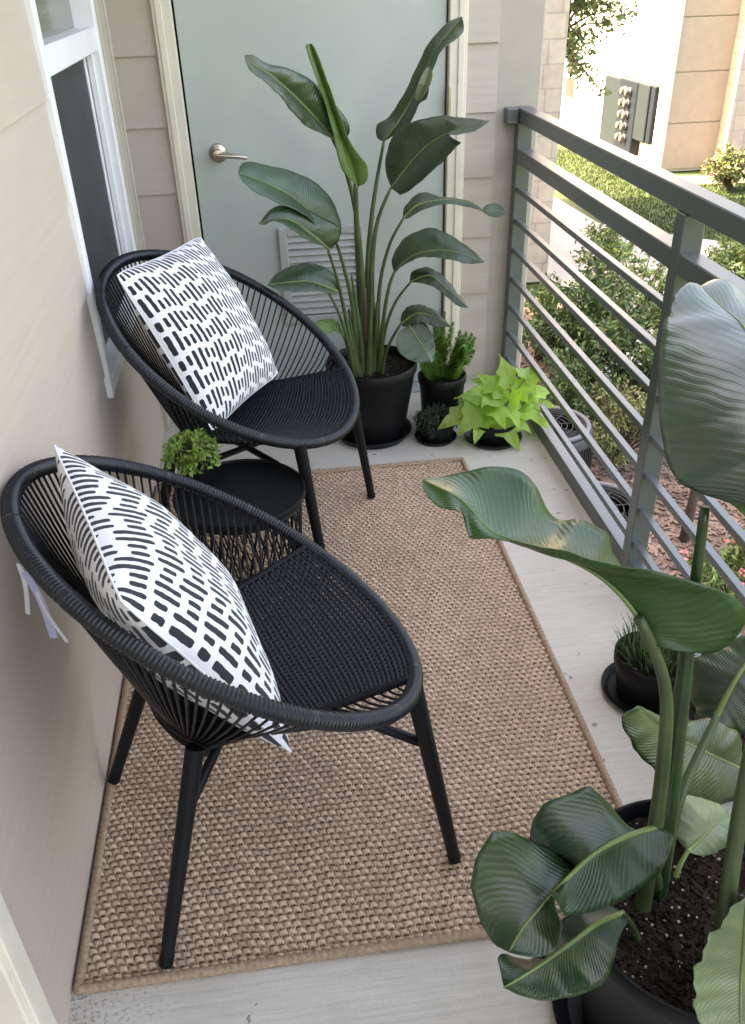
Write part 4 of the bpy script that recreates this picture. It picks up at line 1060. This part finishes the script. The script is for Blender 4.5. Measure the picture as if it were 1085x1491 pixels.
# air conditioner units below
def ac(c, label):
    root = empty('air_conditioner', (c[0], c[1], GZ), label, 'air conditioner', 'air conditioner units in the mulch bed')
    b = MB(); R0 = .40
    b.lathe([(R0 - .01, 0), (R0, .02), (R0, .70), (R0 - .02, .74), (R0 - .09, .76), (R0 - .10, .73), (R0 - .10, .70)], (c[0], c[1], GZ + .02), 40).build('housing', M['ac_shell'], root, auto=40)
    lo = MB()
    for k in range(60):
        a = 2 * math.pi * k / 60; Mx = Matrix.Translation((c[0], c[1], GZ + .02)) @ Matrix.Rotation(a, 4, 'Z'); lo.box((R0 - .004, -.008, .06), (R0 + .010, .008, .66), Mx)
    lo.build('louvres', M['ac_dark'], root, smooth=False)
    g_ = MB()
    for r_ in (.06, .11, .16, .21, .26, .295): g_.tube([(c[0] + r_ * math.cos(2 * math.pi * i / 36), c[1] + r_ * math.sin(2 * math.pi * i / 36), GZ + .775) for i in range(36)], .005, 5, closed=True)
    for k in range(8):
        a = 2 * math.pi * k / 8; g_.tube([(c[0], c[1], GZ + .776), (c[0] + .33 * math.cos(a), c[1] + .33 * math.sin(a), GZ + .776)], .006, 5)
    g_.build('fan_grille', M['ac_dark'], root)
    fn = MB().lathe([(0, .60), (.06, .60), (.06, .66), (0, .66)], (c[0], c[1], GZ), 16)
    for k in range(4):
        Mx = Matrix.Translation((c[0], c[1], GZ + .63)) @ Matrix.Rotation(k * math.pi / 2, 4, 'Z') @ Matrix.Rotation(.45, 4, 'X'); fn.box((.05, -.07, -.004), (.28, .07, .004), Mx)
    fn.lathe([(0, .50), (.395, .50)], (c[0], c[1], GZ), 24)
    fn.build('fan', M['ac_dark'], root, smooth=False)
    MB().tube([(c[0] + (R0 - .05) * math.cos(2 * math.pi * i / 48), c[1] + (R0 - .05) * math.sin(2 * math.pi * i / 48), GZ + .785) for i in range(48)], .022, 8, closed=True).build('top_ring', M['ac_metal'], root)
q = gp(868, 738, GZ + .78); ac((q.x, q.y), 'round black air conditioner unit with a grey ring, nearer of the two below the railing')
q = gp(800, 618, GZ + .78); ac((q.x, q.y), 'round black air conditioner unit with a grey ring, farther one behind the lime vine')

# ground cover pieces
rng = random.Random(77); ck = MB()
for _ in range(9000):
    x, y = rng.uniform(2.2, 5.2), rng.uniform(3.5, 12); s = rng.uniform(.012, .035)
    Mx = Matrix.Translation((x, y, GZ + .016)) @ Matrix.Rotation(rng.uniform(0, 3.1), 4, 'Z') @ Matrix.Rotation(rng.uniform(-.6, .6), 4, 'X')
    ck.box((-s * 1.7, -s * .5, -.005), (s * 1.7, s * .5, .005), Mx)
tag(ck.build('mulch_chips', M['mulch_chip'], smooth=False), 'loose brown bark mulch chips scattered on the bed below', 'mulch', kind='stuff')
gb = MB()
for _ in range(42000):
    x, y = rng.uniform(6.2, 12.5), rng.uniform(13.2, 24)
    if x < 7.05 or (y < 16.3 - (x - 6.9) * 1.03 + .18): continue
    if x > 9.0 and y > 19.0: continue
    h_ = rng.uniform(.02, .045); a = rng.uniform(0, 3.14); dx, dy = math.cos(a) * .012, math.sin(a) * .012
    i = len(gb.v); gb.v += [(x - dx, y - dy, GZ - .02), (x + dx, y + dy, GZ - .02), (x + rng.uniform(-.03, .03), y + rng.uniform(-.03, .03), GZ + h_)]; gb.f.append((i, i + 1, i + 2))
tag(gb.build('lawn_grass', M['blade'], smooth=False), 'short mown green grass of the lawn across the path', 'grass', kind='stuff')

# ------------------------------------------------------------------ light
SUN_EL, SUN_AZ = rad(40), (-.95, .22)
w = bpy.data.worlds.new("World"); scene.world = w; w.use_nodes = True
nt = w.node_tree; bg = nt.nodes['Background']; sky = nt.nodes.new('ShaderNodeTexSky'); sky.sky_type = 'NISHITA'; sky.sun_disc = False
sky.sun_elevation = SUN_EL; sky.sun_rotation = math.atan2(SUN_AZ[0], SUN_AZ[1]); sky.air_density = 1.0; sky.dust_density = 5.0; sky.ozone_density = 0.0
nt.links.new(sky.outputs[0], bg.inputs['Color']); bg.inputs['Strength'].default_value = .14
sd = bpy.data.lights.new('sun', 'SUN'); sd.energy = 3.2; sd.angle = rad(.5); sd.color = (1, .90, .76)
so = bpy.data.objects.new('sun', sd); COL.objects.link(so)
az = Vector((SUN_AZ[0], SUN_AZ[1], 0)).normalized()
to_sun = az * math.cos(SUN_EL) + Vector((0, 0, math.sin(SUN_EL)))
so.rotation_euler = to_sun.to_track_quat('Z', 'Y').to_euler(); so.location = (-5, -5, 12)
scene.view_settings.view_transform = 'Standard'; scene.view_settings.look = 'None'
scene.view_settings.exposure = 3.55; scene.view_settings.use_white_balance = True; scene.view_settings.white_balance_temperature = 8500; scene.view_settings.white_balance_tint = 16.5; scene.view_settings.gamma = 1.0
scene.render.engine = 'CYCLES'
scene.cycles.max_bounces = 10; scene.cycles.diffuse_bounces = 6
